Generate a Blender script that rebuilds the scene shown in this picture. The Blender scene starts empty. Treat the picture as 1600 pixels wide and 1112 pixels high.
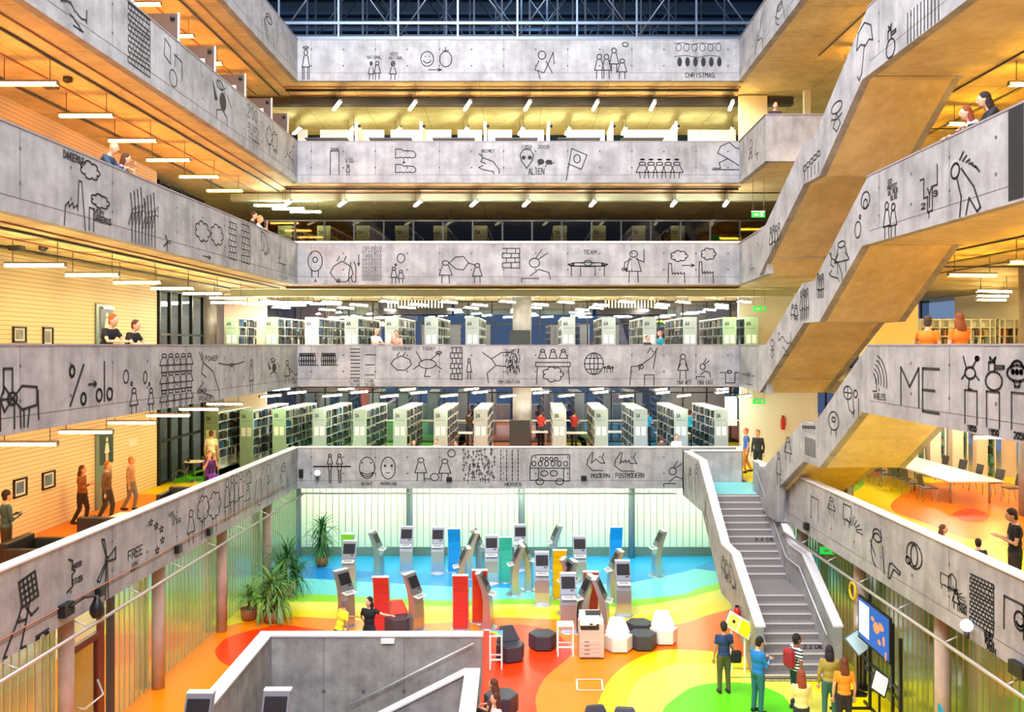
import bpy, bmesh, math, random
from mathutils import Vector, Matrix
random.seed(7)
SC = bpy.context.scene
COL = SC.collection
# ------------------------------------------------------------------ camera
F = 1350.0; CX = 800.0; CY = 540.0; CH = 8.6          # focal length (px), horizon, eye height
cd = bpy.data.cameras.new('camera'); cam = bpy.data.objects.new('camera', cd); COL.objects.link(cam)
cd.sensor_width = 36.0; cd.lens = F / 1600 * 36.0; cd.shift_y = -16.0 / 1600
cam.location = (0, 0, CH); cam.rotation_euler = (math.pi / 2, 0, 0)
cd.clip_start = 0.1; cd.clip_end = 300
SC.camera = cam
# ------------------------------------------------------------------ view and world
vs = SC.view_settings
SC.display_settings.display_device = 'sRGB'
vs.view_transform = 'Standard'; vs.look = 'None'; vs.gamma = 1; vs.use_curve_mapping = False
vs.exposure = 0.66
SC.cycles.max_bounces = 6; SC.cycles.diffuse_bounces = 4; SC.cycles.glossy_bounces = 3
SC.cycles.transparent_max_bounces = 8; SC.cycles.caustics_reflective = False; SC.cycles.caustics_refractive = False
SC.cycles.sample_clamp_indirect = 4
w = bpy.data.worlds.new('dusk'); SC.world = w; w.use_nodes = True
bg = w.node_tree.nodes['Background']; bg.inputs[0].default_value = (.34, .50, .85, 1); bg.inputs[1].default_value = .30
# unseen fill lights added over the hall and behind the camera (wide soft sources)
def area(name, loc, target, sx, sy, power, col):
    l = bpy.data.lights.new(name, 'AREA'); l.shape = 'RECTANGLE'; l.size = sx; l.size_y = sy
    l.energy = power; l.color = col
    o = bpy.data.objects.new(name, l); COL.objects.link(o); o.location = loc
    o.rotation_euler = (Vector(target) - Vector(loc)).to_track_quat('-Z', 'Y').to_euler()
    return o
area('hall_fill', (-4, 15, 26), (3, 25, 6), 14, 14, 5200, (.97, .98, 1))
area('hall_fill_front', (0, -4, 24), (0, 30, 7), 16, 10, 5800, (.94, .95, 1))
# ------------------------------------------------------------------ mapping helpers
def at(px, py, Y): return Vector(((px - CX) / F * Y, Y, CH - (py - CY) / F * Y))
def onz(px, py, z):
    Y = (CH - z) * F / (py - CY); return Vector(((px - CX) / F * Y, Y, z))
XB0, XB1, YB = -7.89, 8.36, 31.8
LS = .035
def XL(Y): return XB0 - LS * (YB - Y)
def XR(Y): return 7.9 if Y < 26.9 else 7.9 + (Y - 26.9) / 4.9 * .46
XR3 = 8.2
class Plane:                       # vertical wall plane: s metres along it, z up, nrm towards the hall
    def __init__(s, o, d, nrm): s.o = Vector((o[0], o[1])); s.d = Vector(d).normalized(); s.n = Vector(nrm).normalized()
    def s_of(s, px):
        u = (px - CX) / F          # X = u*Y ; o + t d
        t = (u * s.o.y - s.o.x) / (s.d.x - u * s.d.y); return t
    def Y_of(s, px): return s.o.y + s.s_of(px) * s.d.y
    def z_of(s, px, py): return CH - (py - CY) / F * s.Y_of(px)
    def pt(s, t, z, off=0.0):
        p = s.o + s.d * t + s.n * off; return Vector((p.x, p.y, z))
PB = Plane((XB0, YB), (1, 0), (0, -1))
PL = Plane((XL(8), 8), (LS, 1), (1, -LS))
PR = Plane((7.9, 31.8), (0, -1), (-1, 0))
PR3 = Plane((XR3, 31.8), (0, -1), (-1, 0))
PRB = Plane((8.36, 31.8), (-.46, -4.9), (-4.9, .46))
PR7 = Plane((8.36, 31.8), (-.03, -1), (-1, .03))
# ------------------------------------------------------------------ materials
MATS = {}
def lin(h):
    h = h.lstrip('#'); h = ''.join(c * 2 for c in h) if len(h) == 3 else h; v = [int(h[i:i + 2], 16) / 255 for i in (0, 2, 4)]
    return tuple(c / 12.92 if c <= .04045 else ((c + .055) / 1.055) ** 2.4 for c in v) + (1,)
def mat(name, col, rough=.6, metal=0.0, emit=0.0, bump=0.0, noise=0.0, nscale=6.0, alpha=1.0, coat=0.0, spec=.5, emcol=None):
    if name in MATS: return MATS[name]
    m = bpy.data.materials.new(name); m.use_nodes = True; MATS[name] = m
    nt = m.node_tree; b = nt.nodes['Principled BSDF']
    c = lin(col) if isinstance(col, str) else tuple(col) + (1,)
    b.inputs['Base Color'].default_value = c; b.inputs['Roughness'].default_value = rough
    b.inputs['Metallic'].default_value = metal; b.inputs['Specular IOR Level'].default_value = spec
    if coat: b.inputs['Coat Weight'].default_value = coat; b.inputs['Coat Roughness'].default_value = .08
    if emit:
        b.inputs['Emission Color'].default_value = (lin(emcol) if emcol else c); b.inputs['Emission Strength'].default_value = emit
    if noise or bump:
        g = nt.nodes.new('ShaderNodeNewGeometry'); n = nt.nodes.new('ShaderNodeTexNoise')
        n.inputs['Scale'].default_value = nscale; n.inputs['Detail'].default_value = 5
        nt.links.new(g.outputs['Position'], n.inputs['Vector'])
        if noise:
            mx = nt.nodes.new('ShaderNodeMix'); mx.data_type = 'RGBA'
            mx.inputs['A'].default_value = tuple(x * (1 - noise) for x in c[:3]) + (1,)
            mx.inputs['B'].default_value = tuple(min(1, x * (1 + noise)) for x in c[:3]) + (1,)
            nt.links.new(n.outputs['Fac'], mx.inputs['Factor']); nt.links.new(mx.outputs['Result'], b.inputs['Base Color'])
        if bump:
            bp = nt.nodes.new('ShaderNodeBump'); bp.inputs['Strength'].default_value = bump; bp.inputs['Distance'].default_value = .02
            nt.links.new(n.outputs['Fac'], bp.inputs['Height']); nt.links.new(bp.outputs['Normal'], b.inputs['Normal'])
    return m
def concrete(name, a, bcol, scale=1.3):
    m = bpy.data.materials.new(name); m.use_nodes = True; MATS[name] = m
    nt = m.node_tree; N = nt.nodes; L = nt.links; b = N['Principled BSDF']
    g = N.new('ShaderNodeNewGeometry')
    n1 = N.new('ShaderNodeTexNoise'); n1.inputs['Scale'].default_value = scale; n1.inputs['Detail'].default_value = 8; n1.inputs['Roughness'].default_value = .65
    mp = N.new('ShaderNodeMapping'); mp.inputs['Scale'].default_value = (5, 5, .5)      # run marks down the form boards
    n2 = N.new('ShaderNodeTexNoise'); n2.inputs['Scale'].default_value = 1.0; n2.inputs['Detail'].default_value = 4
    L.new(g.outputs['Position'], n1.inputs['Vector']); L.new(g.outputs['Position'], mp.inputs['Vector']); L.new(mp.outputs['Vector'], n2.inputs['Vector'])
    ad = N.new('ShaderNodeMath'); ad.operation = 'MULTIPLY_ADD'; ad.inputs[1].default_value = .3
    L.new(n2.outputs['Fac'], ad.inputs[0]); 
    m2 = N.new('ShaderNodeMath'); m2.operation = 'MULTIPLY'; m2.inputs[1].default_value = .85; L.new(n1.outputs['Fac'], m2.inputs[0]); L.new(m2.outputs[0], ad.inputs[2])
    cr = N.new('ShaderNodeValToRGB'); e = cr.color_ramp.elements; e[0].position = .38; e[0].color = lin(a); e[1].position = .72; e[1].color = lin(bcol)
    L.new(ad.outputs[0], cr.inputs[0]); L.new(cr.outputs[0], b.inputs['Base Color'])
    b.inputs['Roughness'].default_value = .7
    bp = N.new('ShaderNodeBump'); bp.inputs['Strength'].default_value = .25; bp.inputs['Distance'].default_value = .02
    L.new(ad.outputs[0], bp.inputs['Height']); L.new(bp.outputs['Normal'], b.inputs['Normal'])
    return m
def channel_glass(name, col, thru, gloss, tint=None):
    m = bpy.data.materials.new(name); m.use_nodes = True; MATS[name] = m
    nt = m.node_tree; N = nt.nodes; L = nt.links; out = N['Material Output']; N.remove(N['Principled BSDF'])
    tr = N.new('ShaderNodeBsdfTransparent'); tr.inputs[0].default_value = lin(tint or '#e8f4e0')
    tl = N.new('ShaderNodeBsdfTranslucent'); tl.inputs[0].default_value = lin(col)
    df = N.new('ShaderNodeBsdfDiffuse'); df.inputs[0].default_value = lin(col)
    gl = N.new('ShaderNodeBsdfGlossy'); gl.inputs[0].default_value = (.95, 1, .95, 1); gl.inputs['Roughness'].default_value = .18
    a = N.new('ShaderNodeMixShader'); a.inputs[0].default_value = .35; L.new(tl.outputs[0], a.inputs[1]); L.new(df.outputs[0], a.inputs[2])
    b = N.new('ShaderNodeMixShader'); b.inputs[0].default_value = thru; L.new(a.outputs[0], b.inputs[1]); L.new(tr.outputs[0], b.inputs[2])
    c = N.new('ShaderNodeMixShader'); c.inputs[0].default_value = gloss; L.new(b.outputs[0], c.inputs[1]); L.new(gl.outputs[0], c.inputs[2])
    L.new(c.outputs[0], out.inputs[0]); return m
def pane_glass(name, tint='#dfe9ee', gloss=.12, rough=.03):
    m = bpy.data.materials.new(name); m.use_nodes = True; MATS[name] = m
    nt = m.node_tree; N = nt.nodes; L = nt.links; out = N['Material Output']; N.remove(N['Principled BSDF'])
    tr = N.new('ShaderNodeBsdfTransparent'); tr.inputs[0].default_value = lin(tint)
    gl = N.new('ShaderNodeBsdfGlossy'); gl.inputs['Roughness'].default_value = rough
    c = N.new('ShaderNodeMixShader'); c.inputs[0].default_value = gloss; L.new(tr.outputs[0], c.inputs[1]); L.new(gl.outputs[0], c.inputs[2])
    L.new(c.outputs[0], out.inputs[0]); return m
M_CONC = concrete('concrete', '#7a7a7c', '#aaaaad')
M_SOFF = concrete('soffit_concrete_bounce_tint', '#bda878', '#e4d2a0', .9)  # yellow of floor bounce and warm lamps put into the grey concrete colour
M_DCONC = concrete('stained_concrete', '#76716e', '#a5a09c', 2.0)
M_COPE = mat('coping', '#d6d4d8', .45, noise=.06)
M_SEAM = mat('seam', '#5e5a60', .9)
M_INK = mat('ink', '#17171a', .7)
M_RED = mat('red', '#c01818', .35)
M_WHITE = mat('white_paint', '#f2f2ee', .5)
M_BLACK = mat('black_metal', '#101014', .4)
M_DARK = mat('dark_grey', '#34363c', .5)
M_STEEL = mat('steel', '#b8bcc0', .3, .9)
M_PIPE = mat('pipe_grey', '#b9b2ae', .4, .5)
M_COPPER = mat('copper_wire', '#a86a52', .5)
M_RAIL = mat('brushed_rail', '#dfe3e8', .3, .6)
M_TUBE = mat('lamp_tube', '#fffaf0', .5, emit=72, emcol='#fff3dc')
M_TUBEY = mat('lamp_tube_warm', '#fffaf0', .5, emit=60, emcol='#ffd98c')
M_TUBEO = mat('lamp_tube_orange', '#fffaf0', .5, emit=62, emcol='#ff9c40')
M_TUBEE = mat('lamp_tube_gold', '#fffaf0', .5, emit=80, emcol='#ffb828')
M_TUBEG = mat('lamp_tube_cool', '#fffaf0', .5, emit=55, emcol='#f2ffd8')
M_TUBED = mat('lamp_tube_dim', '#e8eef0', .5, emit=.5, emcol='#e8fff4')
M_HOUS = mat('lamp_housing', '#8d8a84', .4, .3)
M_BEIGE = None
# ------------------------------------------------------------------ mesh helpers
class MB:
    def __init__(s): s.v = []; s.f = []; s.m = []; s.mi = 0; s.sm = []
    def add(s, vs_, fs_, smooth=False):
        o = len(s.v); s.v += [tuple(v) for v in vs_]
        for f in fs_: s.f.append(tuple(o + i for i in f)); s.m.append(s.mi); s.sm.append(smooth)
        return s
    def box(s, x0, x1, y0, y1, z0, z1):
        v = [(x0, y0, z0), (x1, y0, z0), (x1, y1, z0), (x0, y1, z0), (x0, y0, z1), (x1, y0, z1), (x1, y1, z1), (x0, y1, z1)]
        return s.add(v, [(0, 3, 2, 1), (4, 5, 6, 7), (0, 1, 5, 4), (1, 2, 6, 5), (2, 3, 7, 6), (3, 0, 4, 7)])
    def prism(s, pts, z0, z1):          # plan polygon extruded up
        n = len(pts); v = [(p[0], p[1], z0) for p in pts] + [(p[0], p[1], z1) for p in pts]
        return s.add(v, [tuple(range(n))[::-1], tuple(range(n, 2 * n))] + [(i, (i + 1) % n, n + (i + 1) % n, n + i) for i in range(n)])
    def slabx(s, pts, x0, x1):          # (y,z) profile extruded along x
        n = len(pts); v = [(x0, p[0], p[1]) for p in pts] + [(x1, p[0], p[1]) for p in pts]
        return s.add(v, [tuple(range(n)), tuple(range(n, 2 * n))[::-1]] + [(i, n + i, n + (i + 1) % n, (i + 1) % n) for i in range(n)])
    def slaby(s, pts, y0, y1):          # (x,z) profile extruded along y
        n = len(pts); v = [(p[0], y0, p[1]) for p in pts] + [(p[0], y1, p[1]) for p in pts]
        return s.add(v, [tuple(range(n)), tuple(range(n, 2 * n))[::-1]] + [(i, n + i, n + (i + 1) % n, (i + 1) % n) for i in range(n)])
    def tube(s, pts, r, n=8, cap=True):
        pts = [Vector(p) for p in pts]; k = len(pts)
        rs = r if isinstance(r, (list, tuple)) else [r] * k
        vv = []; prev = None
        for i, p in enumerate(pts):
            d = (pts[min(i + 1, k - 1)] - pts[max(i - 1, 0)]).normalized()
            if prev is None: a = d.orthogonal().normalized()
            else: a = (prev - d * prev.dot(d)); a = a.normalized() if a.length > 1e-6 else d.orthogonal().normalized()
            prev = a; b = d.cross(a)
            for j in range(n):
                t = 2 * math.pi * j / n; vv.append(p + (a * math.cos(t) + b * math.sin(t)) * rs[i])
        ff = [(i * n + j, i * n + (j + 1) % n, (i + 1) * n + (j + 1) % n, (i + 1) * n + j) for i in range(k - 1) for j in range(n)]
        s.add(vv, ff, True)
        if cap:
            o = len(s.v) - k * n
            s.f.append(tuple(o + j for j in range(n))[::-1]); s.m.append(s.mi); s.sm.append(False)
            s.f.append(tuple(o + (k - 1) * n + j for j in range(n))); s.m.append(s.mi); s.sm.append(False)
        return s
    def lathe(s, prof, n=16, c=(0, 0, 0)):
        vv = []; k = len(prof)
        for r, z in prof:
            for j in range(n):
                t = 2 * math.pi * j / n; vv.append((c[0] + r * math.cos(t), c[1] + r * math.sin(t), c[2] + z))
        ff = [(i * n + j, i * n + (j + 1) % n, (i + 1) * n + (j + 1) % n, (i + 1) * n + j) for i in range(k - 1) for j in range(n)]
        s.add(vv, ff, True)
        o = len(s.v) - k * n
        s.f.append(tuple(o + j for j in range(n))[::-1]); s.m.append(s.mi); s.sm.append(False)
        s.f.append(tuple(o + (k - 1) * n + j for j in range(n))); s.m.append(s.mi); s.sm.append(False)
        return s
    def ball(s, c, r, nu=12, nv=8):
        rx, ry, rz = r if isinstance(r, (tuple, list)) else (r, r, r)
        vv = [(c[0], c[1], c[2] - rz)]
        for i in range(1, nv):
            a = -math.pi / 2 + math.pi * i / nv
            for j in range(nu):
                t = 2 * math.pi * j / nu; vv.append((c[0] + rx * math.cos(a) * math.cos(t), c[1] + ry * math.cos(a) * math.sin(t), c[2] + rz * math.sin(a)))
        vv.append((c[0], c[1], c[2] + rz)); L = len(vv) - 1
        ff = [(0, 1 + (j + 1) % nu, 1 + j) for j in range(nu)]
        ff += [(1 + (i - 1) * nu + j, 1 + (i - 1) * nu + (j + 1) % nu, 1 + i * nu + (j + 1) % nu, 1 + i * nu + j) for i in range(1, nv - 1) for j in range(nu)]
        ff += [(L, 1 + (nv - 2) * nu + j, 1 + (nv - 2) * nu + (j + 1) % nu) for j in range(nu)]
        return s.add(vv, ff, True)
    def mesh(s, name, mats):
        me = bpy.data.meshes.new(name); me.from_pydata(s.v, [], s.f)
        for m in (mats if isinstance(mats, (list, tuple)) else [mats]): me.materials.append(m)
        if any(s.m): me.polygons.foreach_set('material_index', s.m)
        me.polygons.foreach_set('use_smooth', s.sm); me.update(); return me
    def obj(s, name, mats, parent=None, loc=None, bevel=0.0):
        o = bpy.data.objects.new(name, s.mesh(name, mats)); COL.objects.link(o)
        if parent: o.parent = parent
        if loc: o.location = loc
        if bevel:
            b = o.modifiers.new('edge', 'BEVEL'); b.width = bevel; b.segments = 2; b.limit_method = 'ANGLE'
        return o
def tag(o, label, cat, group=None, kind=None):
    o['label'] = label; o['category'] = cat
    if group: o['group'] = group
    if kind: o['kind'] = kind
    return o
def struct(o): o['kind'] = 'structure'; return o
def thing(name, label, cat, loc=(0, 0, 0), rz=0.0, group=None):
    o = bpy.data.objects.new(name, None); COL.objects.link(o); o.location = loc; o.rotation_euler = (0, 0, rz)
    o.empty_display_size = .2
    return tag(o, label, cat, group)
def dup(root, loc, rz, label, group=None):
    r = root.copy(); COL.objects.link(r); r.location = loc; r.rotation_euler = (0, 0, rz); r['label'] = label
    if group: r['group'] = group
    for ch in list(root.children):
        c = ch.copy(); COL.objects.link(c); c.parent = r
        for g in list(ch.children):
            d = g.copy(); COL.objects.link(d); d.parent = c
    return r
ORD = 'first second third fourth fifth sixth seventh eighth ninth tenth eleventh twelfth thirteenth fourteenth fifteenth sixteenth seventeenth eighteenth nineteenth twentieth'.split()
# ================================================================== building shell
M_FLOORG = mat('plain_floor', '#c9b98a', .35)
def fpaint(n, c): return mat('floor_' + n, c, .3, spec=.3, noise=.03, nscale=.8)
FP = {k: fpaint(k, c) for k, c in dict(blue='#22a8ee', azure='#0c86d8', cyan='#7ce4e6', lime='#94e41e', pale='#f2ee58', yellow='#ffe400',
      amber='#ff8a06', orange='#fb6a08', red='#f03c08', green='#62dc10', teal='#1fc090', deep='#d83008').items()}
FPN = list(FP); FPM = [FP[k] for k in FPN]
def smooth(pts, n=6):
    out = []; P = [Vector(p) for p in pts]
    for i in range(len(P) - 1):
        p0 = P[max(i - 1, 0)]; p1 = P[i]; p2 = P[i + 1]; p3 = P[min(i + 2, len(P) - 1)]
        for j in range(n):
            t = j / n
            out.append(.5 * ((2 * p1) + (p2 - p0) * t + (2 * p0 - 5 * p1 + 4 * p2 - p3) * t * t + (3 * p1 - p0 - 3 * p2 + p3) * t ** 3))
    out.append(P[-1]); return out
def paint(mb, key, pts, z):
    mb.mi = FPN.index(key); mb.add([(p[0], p[1], z) for p in pts], [tuple(range(len(pts)))])
GZ = .2
def clip_poly(poly, x0, x1, y0, y1):
    def cl(P, f, inter):
        out = []
        for i in range(len(P)):
            a, b = P[i - 1], P[i]
            if f(b):
                if not f(a): out.append(inter(a, b))
                out.append(b)
            elif f(a): out.append(inter(a, b))
        return out
    def ix(v): return lambda a, b: (v, a[1] + (b[1] - a[1]) * (v - a[0]) / (b[0] - a[0]))
    def iy(v): return lambda a, b: (a[0] + (b[0] - a[0]) * (v - a[1]) / (b[1] - a[1]), v)
    P = [(p[0], p[1]) for p in poly]
    for f, i in ((lambda p: p[0] >= x0 - 1e-9, ix(x0)), (lambda p: p[0] <= x1 + 1e-9, ix(x1)), (lambda p: p[1] >= y0 - 1e-9, iy(y0)), (lambda p: p[1] <= y1 + 1e-9, iy(y1))):
        if P: P = cl(P, f, i)
    return P
HX0, HX1, HY0, HY1 = -6.4, -.75, 16.9, 22.1            # stair well cut in the ground floor
def ground_layer(mb, key, poly, z):                     # painted polygon minus the stair well
    for x0, x1, y0, y1 in ((-16, HX0, 4, 40), (HX1, 16, 4, 40), (HX0, HX1, 4, HY0), (HX0, HX1, HY1, 40)):
        P = clip_poly(poly, x0, x1, y0, y1)
        if len(P) > 2: paint(mb, key, P, z)
g = MB()
ground_layer(g, 'blue', [(-16, 4), (16, 4), (16, 40), (-16, 40)], GZ)
def below(key, curve, k):
    c = [onz(x, y, GZ) for x, y in curve]; c = smooth([(p.x, p.y) for p in c])
    c = [(-16, c[0][1])] + [tuple(p) for p in c] + [(16, c[-1][1])]
    ground_layer(g, key, c + [(16, 4), (-16, 4)], GZ + .0015 * k)
def blob(key, pts, k, z=GZ, mb=None, layer=True):
    c = [onz(x, y, z) for x, y in pts]; c = [tuple(p) for p in smooth([(p.x, p.y) for p in c])]
    if layer: ground_layer(g, key, c, z + .0015 * k)
    else: paint(mb, key, c, z + .0015 * k)
blob('azure', [(420, 893), (470, 885), (520, 888), (560, 891), (600, 897), (560, 903), (500, 904), (430, 901), (420, 893)], .5)
below('cyan', [(380, 899), (470, 903), (520, 906), (600, 910), (700, 916), (800, 918), (900, 914), (975, 911), (1010, 905), (1070, 893), (1115, 879), (1160, 869)], 1)
below('lime', [(360, 925), (480, 928), (530, 930), (600, 934), (700, 938), (800, 936), (900, 936), (989, 936), (1065, 929), (1087, 921), (1127, 909), (1180, 896)], 2)
below('pale', [(360, 941), (510, 940), (600, 944), (700, 947), (800, 944), (900, 946), (989, 947), (1075, 934), (1095, 928), (1127, 920), (1190, 906)], 3)
below('yellow', [(350, 957), (510, 953), (600, 955), (700, 957), (800, 951), (900, 954), (989, 961), (1050, 957), (1100, 944), (1130, 934), (1200, 920)], 4)
below('amber', [(250, 992), (350, 979), (380, 972), (458, 964), (527, 967), (645, 974), (705, 972), (760, 966), (800, 965), (867, 968), (960, 975), (1052, 976), (1112, 959), (1147, 951), (1240, 930)], 5)
blob('red', [(335, 1017), (348, 1001), (370, 991), (433, 977), (482, 981), (512, 985), (545, 992), (560, 1020), (500, 1060), (420, 1062), (362, 1042), (342, 1031), (335, 1017)], 6)
blob('red', [(740, 990), (767, 980), (800, 976), (825, 977), (850, 982), (869, 990), (887, 1006), (892, 1020), (885, 1031), (862, 1049), (847, 1066), (837, 1091), (834, 1130), (770, 1150), (700, 1130), (700, 1040), (740, 990)], 6)
blob('orange', [(1010, 990), (1060, 976), (1112, 961), (1170, 948), (1230, 980), (1200, 1035), (1130, 1024), (1050, 1018), (1010, 1010), (1010, 990)], 6)
blob('yellow', [(925, 1180), (932, 1112), (938, 1090), (950, 1066), (975, 1041), (1012, 1022), (1050, 1015), (1112, 1018), (1160, 1026), (1240, 1030), (1400, 1040), (1500, 1060), (1560, 1200), (1200, 1400), (925, 1180)], 7)
blob('pale', [(968, 1180), (977, 1112), (985, 1080), (1000, 1060), (1017, 1051), (1050, 1040), (1090, 1037), (1130, 1040), (1180, 1054), (1250, 1070), (1300, 1100), (1320, 1180), (1150, 1260), (968, 1180)], 8)
blob('green', [(1020, 1160), (1035, 1112), (1050, 1095), (1082, 1074), (1125, 1067), (1170, 1068), (1200, 1076), (1228, 1092), (1240, 1130), (1200, 1190), (1100, 1210), (1020, 1160)], 9)
blob('azure', [(1085, 888), (1130, 871), (1190, 868), (1190, 885), (1135, 893), (1085, 888)], 6)
gf = struct(g.obj('floor', FPM))
fb = MB(); 
for x0, x1, y0, y1 in ((-16, HX0, 4, 40), (HX1, 16, 4, 40), (HX0, HX1, 4, HY0), (HX0, HX1, HY1, 40)): fb.box(x0, x1, y0, y1, GZ - .35, GZ - .004)
fb.obj('slab', M_DCONC, gf)
# white tape rectangle on the paint
tp = MB()
for a, b in (((901, 1062), (940, 1062)), ((940, 1062), (942, 1079)), ((942, 1079), (902, 1079)), ((902, 1079), (901, 1062))):
    p, q = onz(*a, GZ), onz(*b, GZ); d = (q - p).normalized() * .02; n = Vector((-d.y, d.x, 0))
    tp.add([p - d - n + Vector((0, 0, .02)), q + d - n + Vector((0, 0, .02)), q + d + n + Vector((0, 0, .02)), p - d + n + Vector((0, 0, .02))], [(0, 1, 2, 3)])
tp.obj('tape_marking', M_WHITE, gf)

# ---- upper slabs: L = 3.75 .. 18.75
LV = [3.75, 7.5, 11.25, 15.0, 18.75]
LN = ['third', 'fourth', 'fifth', 'sixth', 'seventh']
M_F2 = mat('grey_floor', '#b9b49c', .3)
XW, XE = -12.25, 22.0
TH = .2
M_COPD = mat('coping_concrete', '#8d8990', .6)
COPM = [None]
for i, z in enumerate(LV):
    s = MB()
    quads = [[(XW - 3, 6), (XL(6) - TH, 6), (XL(YB) - TH, YB + TH), (XW - 3, YB + TH)], [(XW - 3, YB + TH), (XE, YB + TH), (XE, 47), (XW - 3, 47)]]
    if i == 0: quads += [[(XR3 + TH, 6), (XE, 6), (XE, YB + TH), (XR3 + TH, YB + TH)]]
    elif i == 4: quads += [[(7.9, 6), (XE, 6), (XE, YB + TH), (8.56, YB + TH)]]
    else:
        y1 = 28.1 if i == 3 else 27.6
        quads += [[(8.1, 6), (10.1, 6), (10.1, 19.2), (8.1, 19.2)], [(10.1, 6), (XE, 6), (XE, YB + TH), (10.1, YB + TH)], [(8.25 if i < 3 else 8.45, y1 + (.2 if i == 3 else 0)), (10.1, y1 + (.2 if i == 3 else 0)), (10.1, YB + TH), (8.56, YB + TH)]]
    for q in quads:
        n = 4
        s.mi = 1; s.add([(p[0], p[1], z) for p in q], [(0, 1, 2, 3)])
        s.mi = 0; s.add([(p[0], p[1], z - .4) for p in q], [(3, 2, 1, 0)])
        s.add([(p[0], p[1], z - .4) for p in q] + [(p[0], p[1], z) for p in q], [(j, (j + 1) % 4, 4 + (j + 1) % 4, 4 + j) for j in range(4)])
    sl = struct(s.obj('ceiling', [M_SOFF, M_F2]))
    jm = MB(); zz = z - .4025
    def jl(x0, y0, x1, y1, t=.009):
        jm.add([(x0 - t * (y0 != y1), y0 - t * (x0 != x1), zz), (x0 + t * (y0 != y1), y0 + t * (x0 != x1), zz), (x1 + t * (y0 != y1), y1 + t * (x0 != x1), zz), (x1 - t * (y0 != y1), y1 - t * (x0 != x1), zz)][::-1] if x0 == x1 else [(x0, y0 - t, zz), (x1, y1 - t, zz), (x1, y1 + t, zz), (x0, y0 + t, zz)], [(0, 1, 2, 3)])
    for k in range(12): yy = 8 + 2.4 * k; jl(-12.2, yy, XL(yy) - .25, yy) if yy < 31 else None; jl(10.2 if 0 < i < 4 else 8.6, yy, 20, yy) if yy < 31 else None
    for xx in (-11.4, -10.2): jl(xx, 8, xx, 46)
    for k in range(8): jl(-8.4 + 2.4 * k, 32.1, -8.4 + 2.4 * k, 44)
    for xx in (11.4, 13.8, 16.2): jl(xx, 8, xx, 46)
    for yy in (33.2, 35.6, 38.4, 41): jl(-12, yy, 20, yy)
    jm.obj('formwork_joint_pattern', mat('soffit_joint', '#8a7650', .8), sl)
    if i == 0:
        g3 = MB(); e = .003
        def P3(key, pts, k=1): paint(g3, key, pts, z + e * k)
        # west strip
        for key, y0, y1 in (('amber', 6, 28.2), ('yellow', 28.2, 30.6), ('green', 30.6, 33.2), ('lime', 33.2, 35.5)):
            P3(key, [(XW, y0), (XL(min(y0, YB)), y0), (XL(min(y1, YB)), y1), (XW, y1)])
        for key, x0, x1 in (('lime', -12, -9.5), ('green', -9.5, -4.0), ('yellow', -4.0, -3.0), ('amber', -3.0, 1.8), ('yellow', 1.8, 3.2), ('lime', 3.2, 3.9), ('blue', 3.9, 8.6), ('yellow', 8.6, 11.0), ('amber', 11, 15), ('yellow', 15, 22)):
            P3(key, [(x0, 32.1), (x1, 32.1), (x1 + .8, 46), (x0 + .3, 46)])
        P3('yellow', [(XR3 + .01, 6), (XE, 6), (XE, 31.9), (XR3 + .3, 31.9)])
        c = [onz(x, y, z) for x, y in [(1391, 791), (1400, 779), (1430, 763), (1475, 752), (1560, 752), (1650, 775), (1690, 830), (1620, 860), (1560, 850), (1500, 838), (1440, 815), (1400, 801), (1391, 791)]]
        P3('amber', [tuple(p) for p in smooth([(p.x, p.y) for p in c])], 2)
        c = [onz(x, y, z) for x, y in [(1488, 803), (1500, 797), (1520, 795), (1545, 804), (1536, 815), (1505, 814), (1488, 803)]]
        P3('red', [tuple(p) for p in smooth([(p.x, p.y) for p in c])], 3)
        c = [onz(x, y, z) for x, y in [(1318, 768), (1330, 750), (1345, 748), (1350, 756), (1335, 768), (1318, 768)]]
        P3('lime', [tuple(p) for p in smooth([(p.x, p.y) for p in c])], 2)
        g3.obj('floor_paint', FPM, sl)
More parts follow.
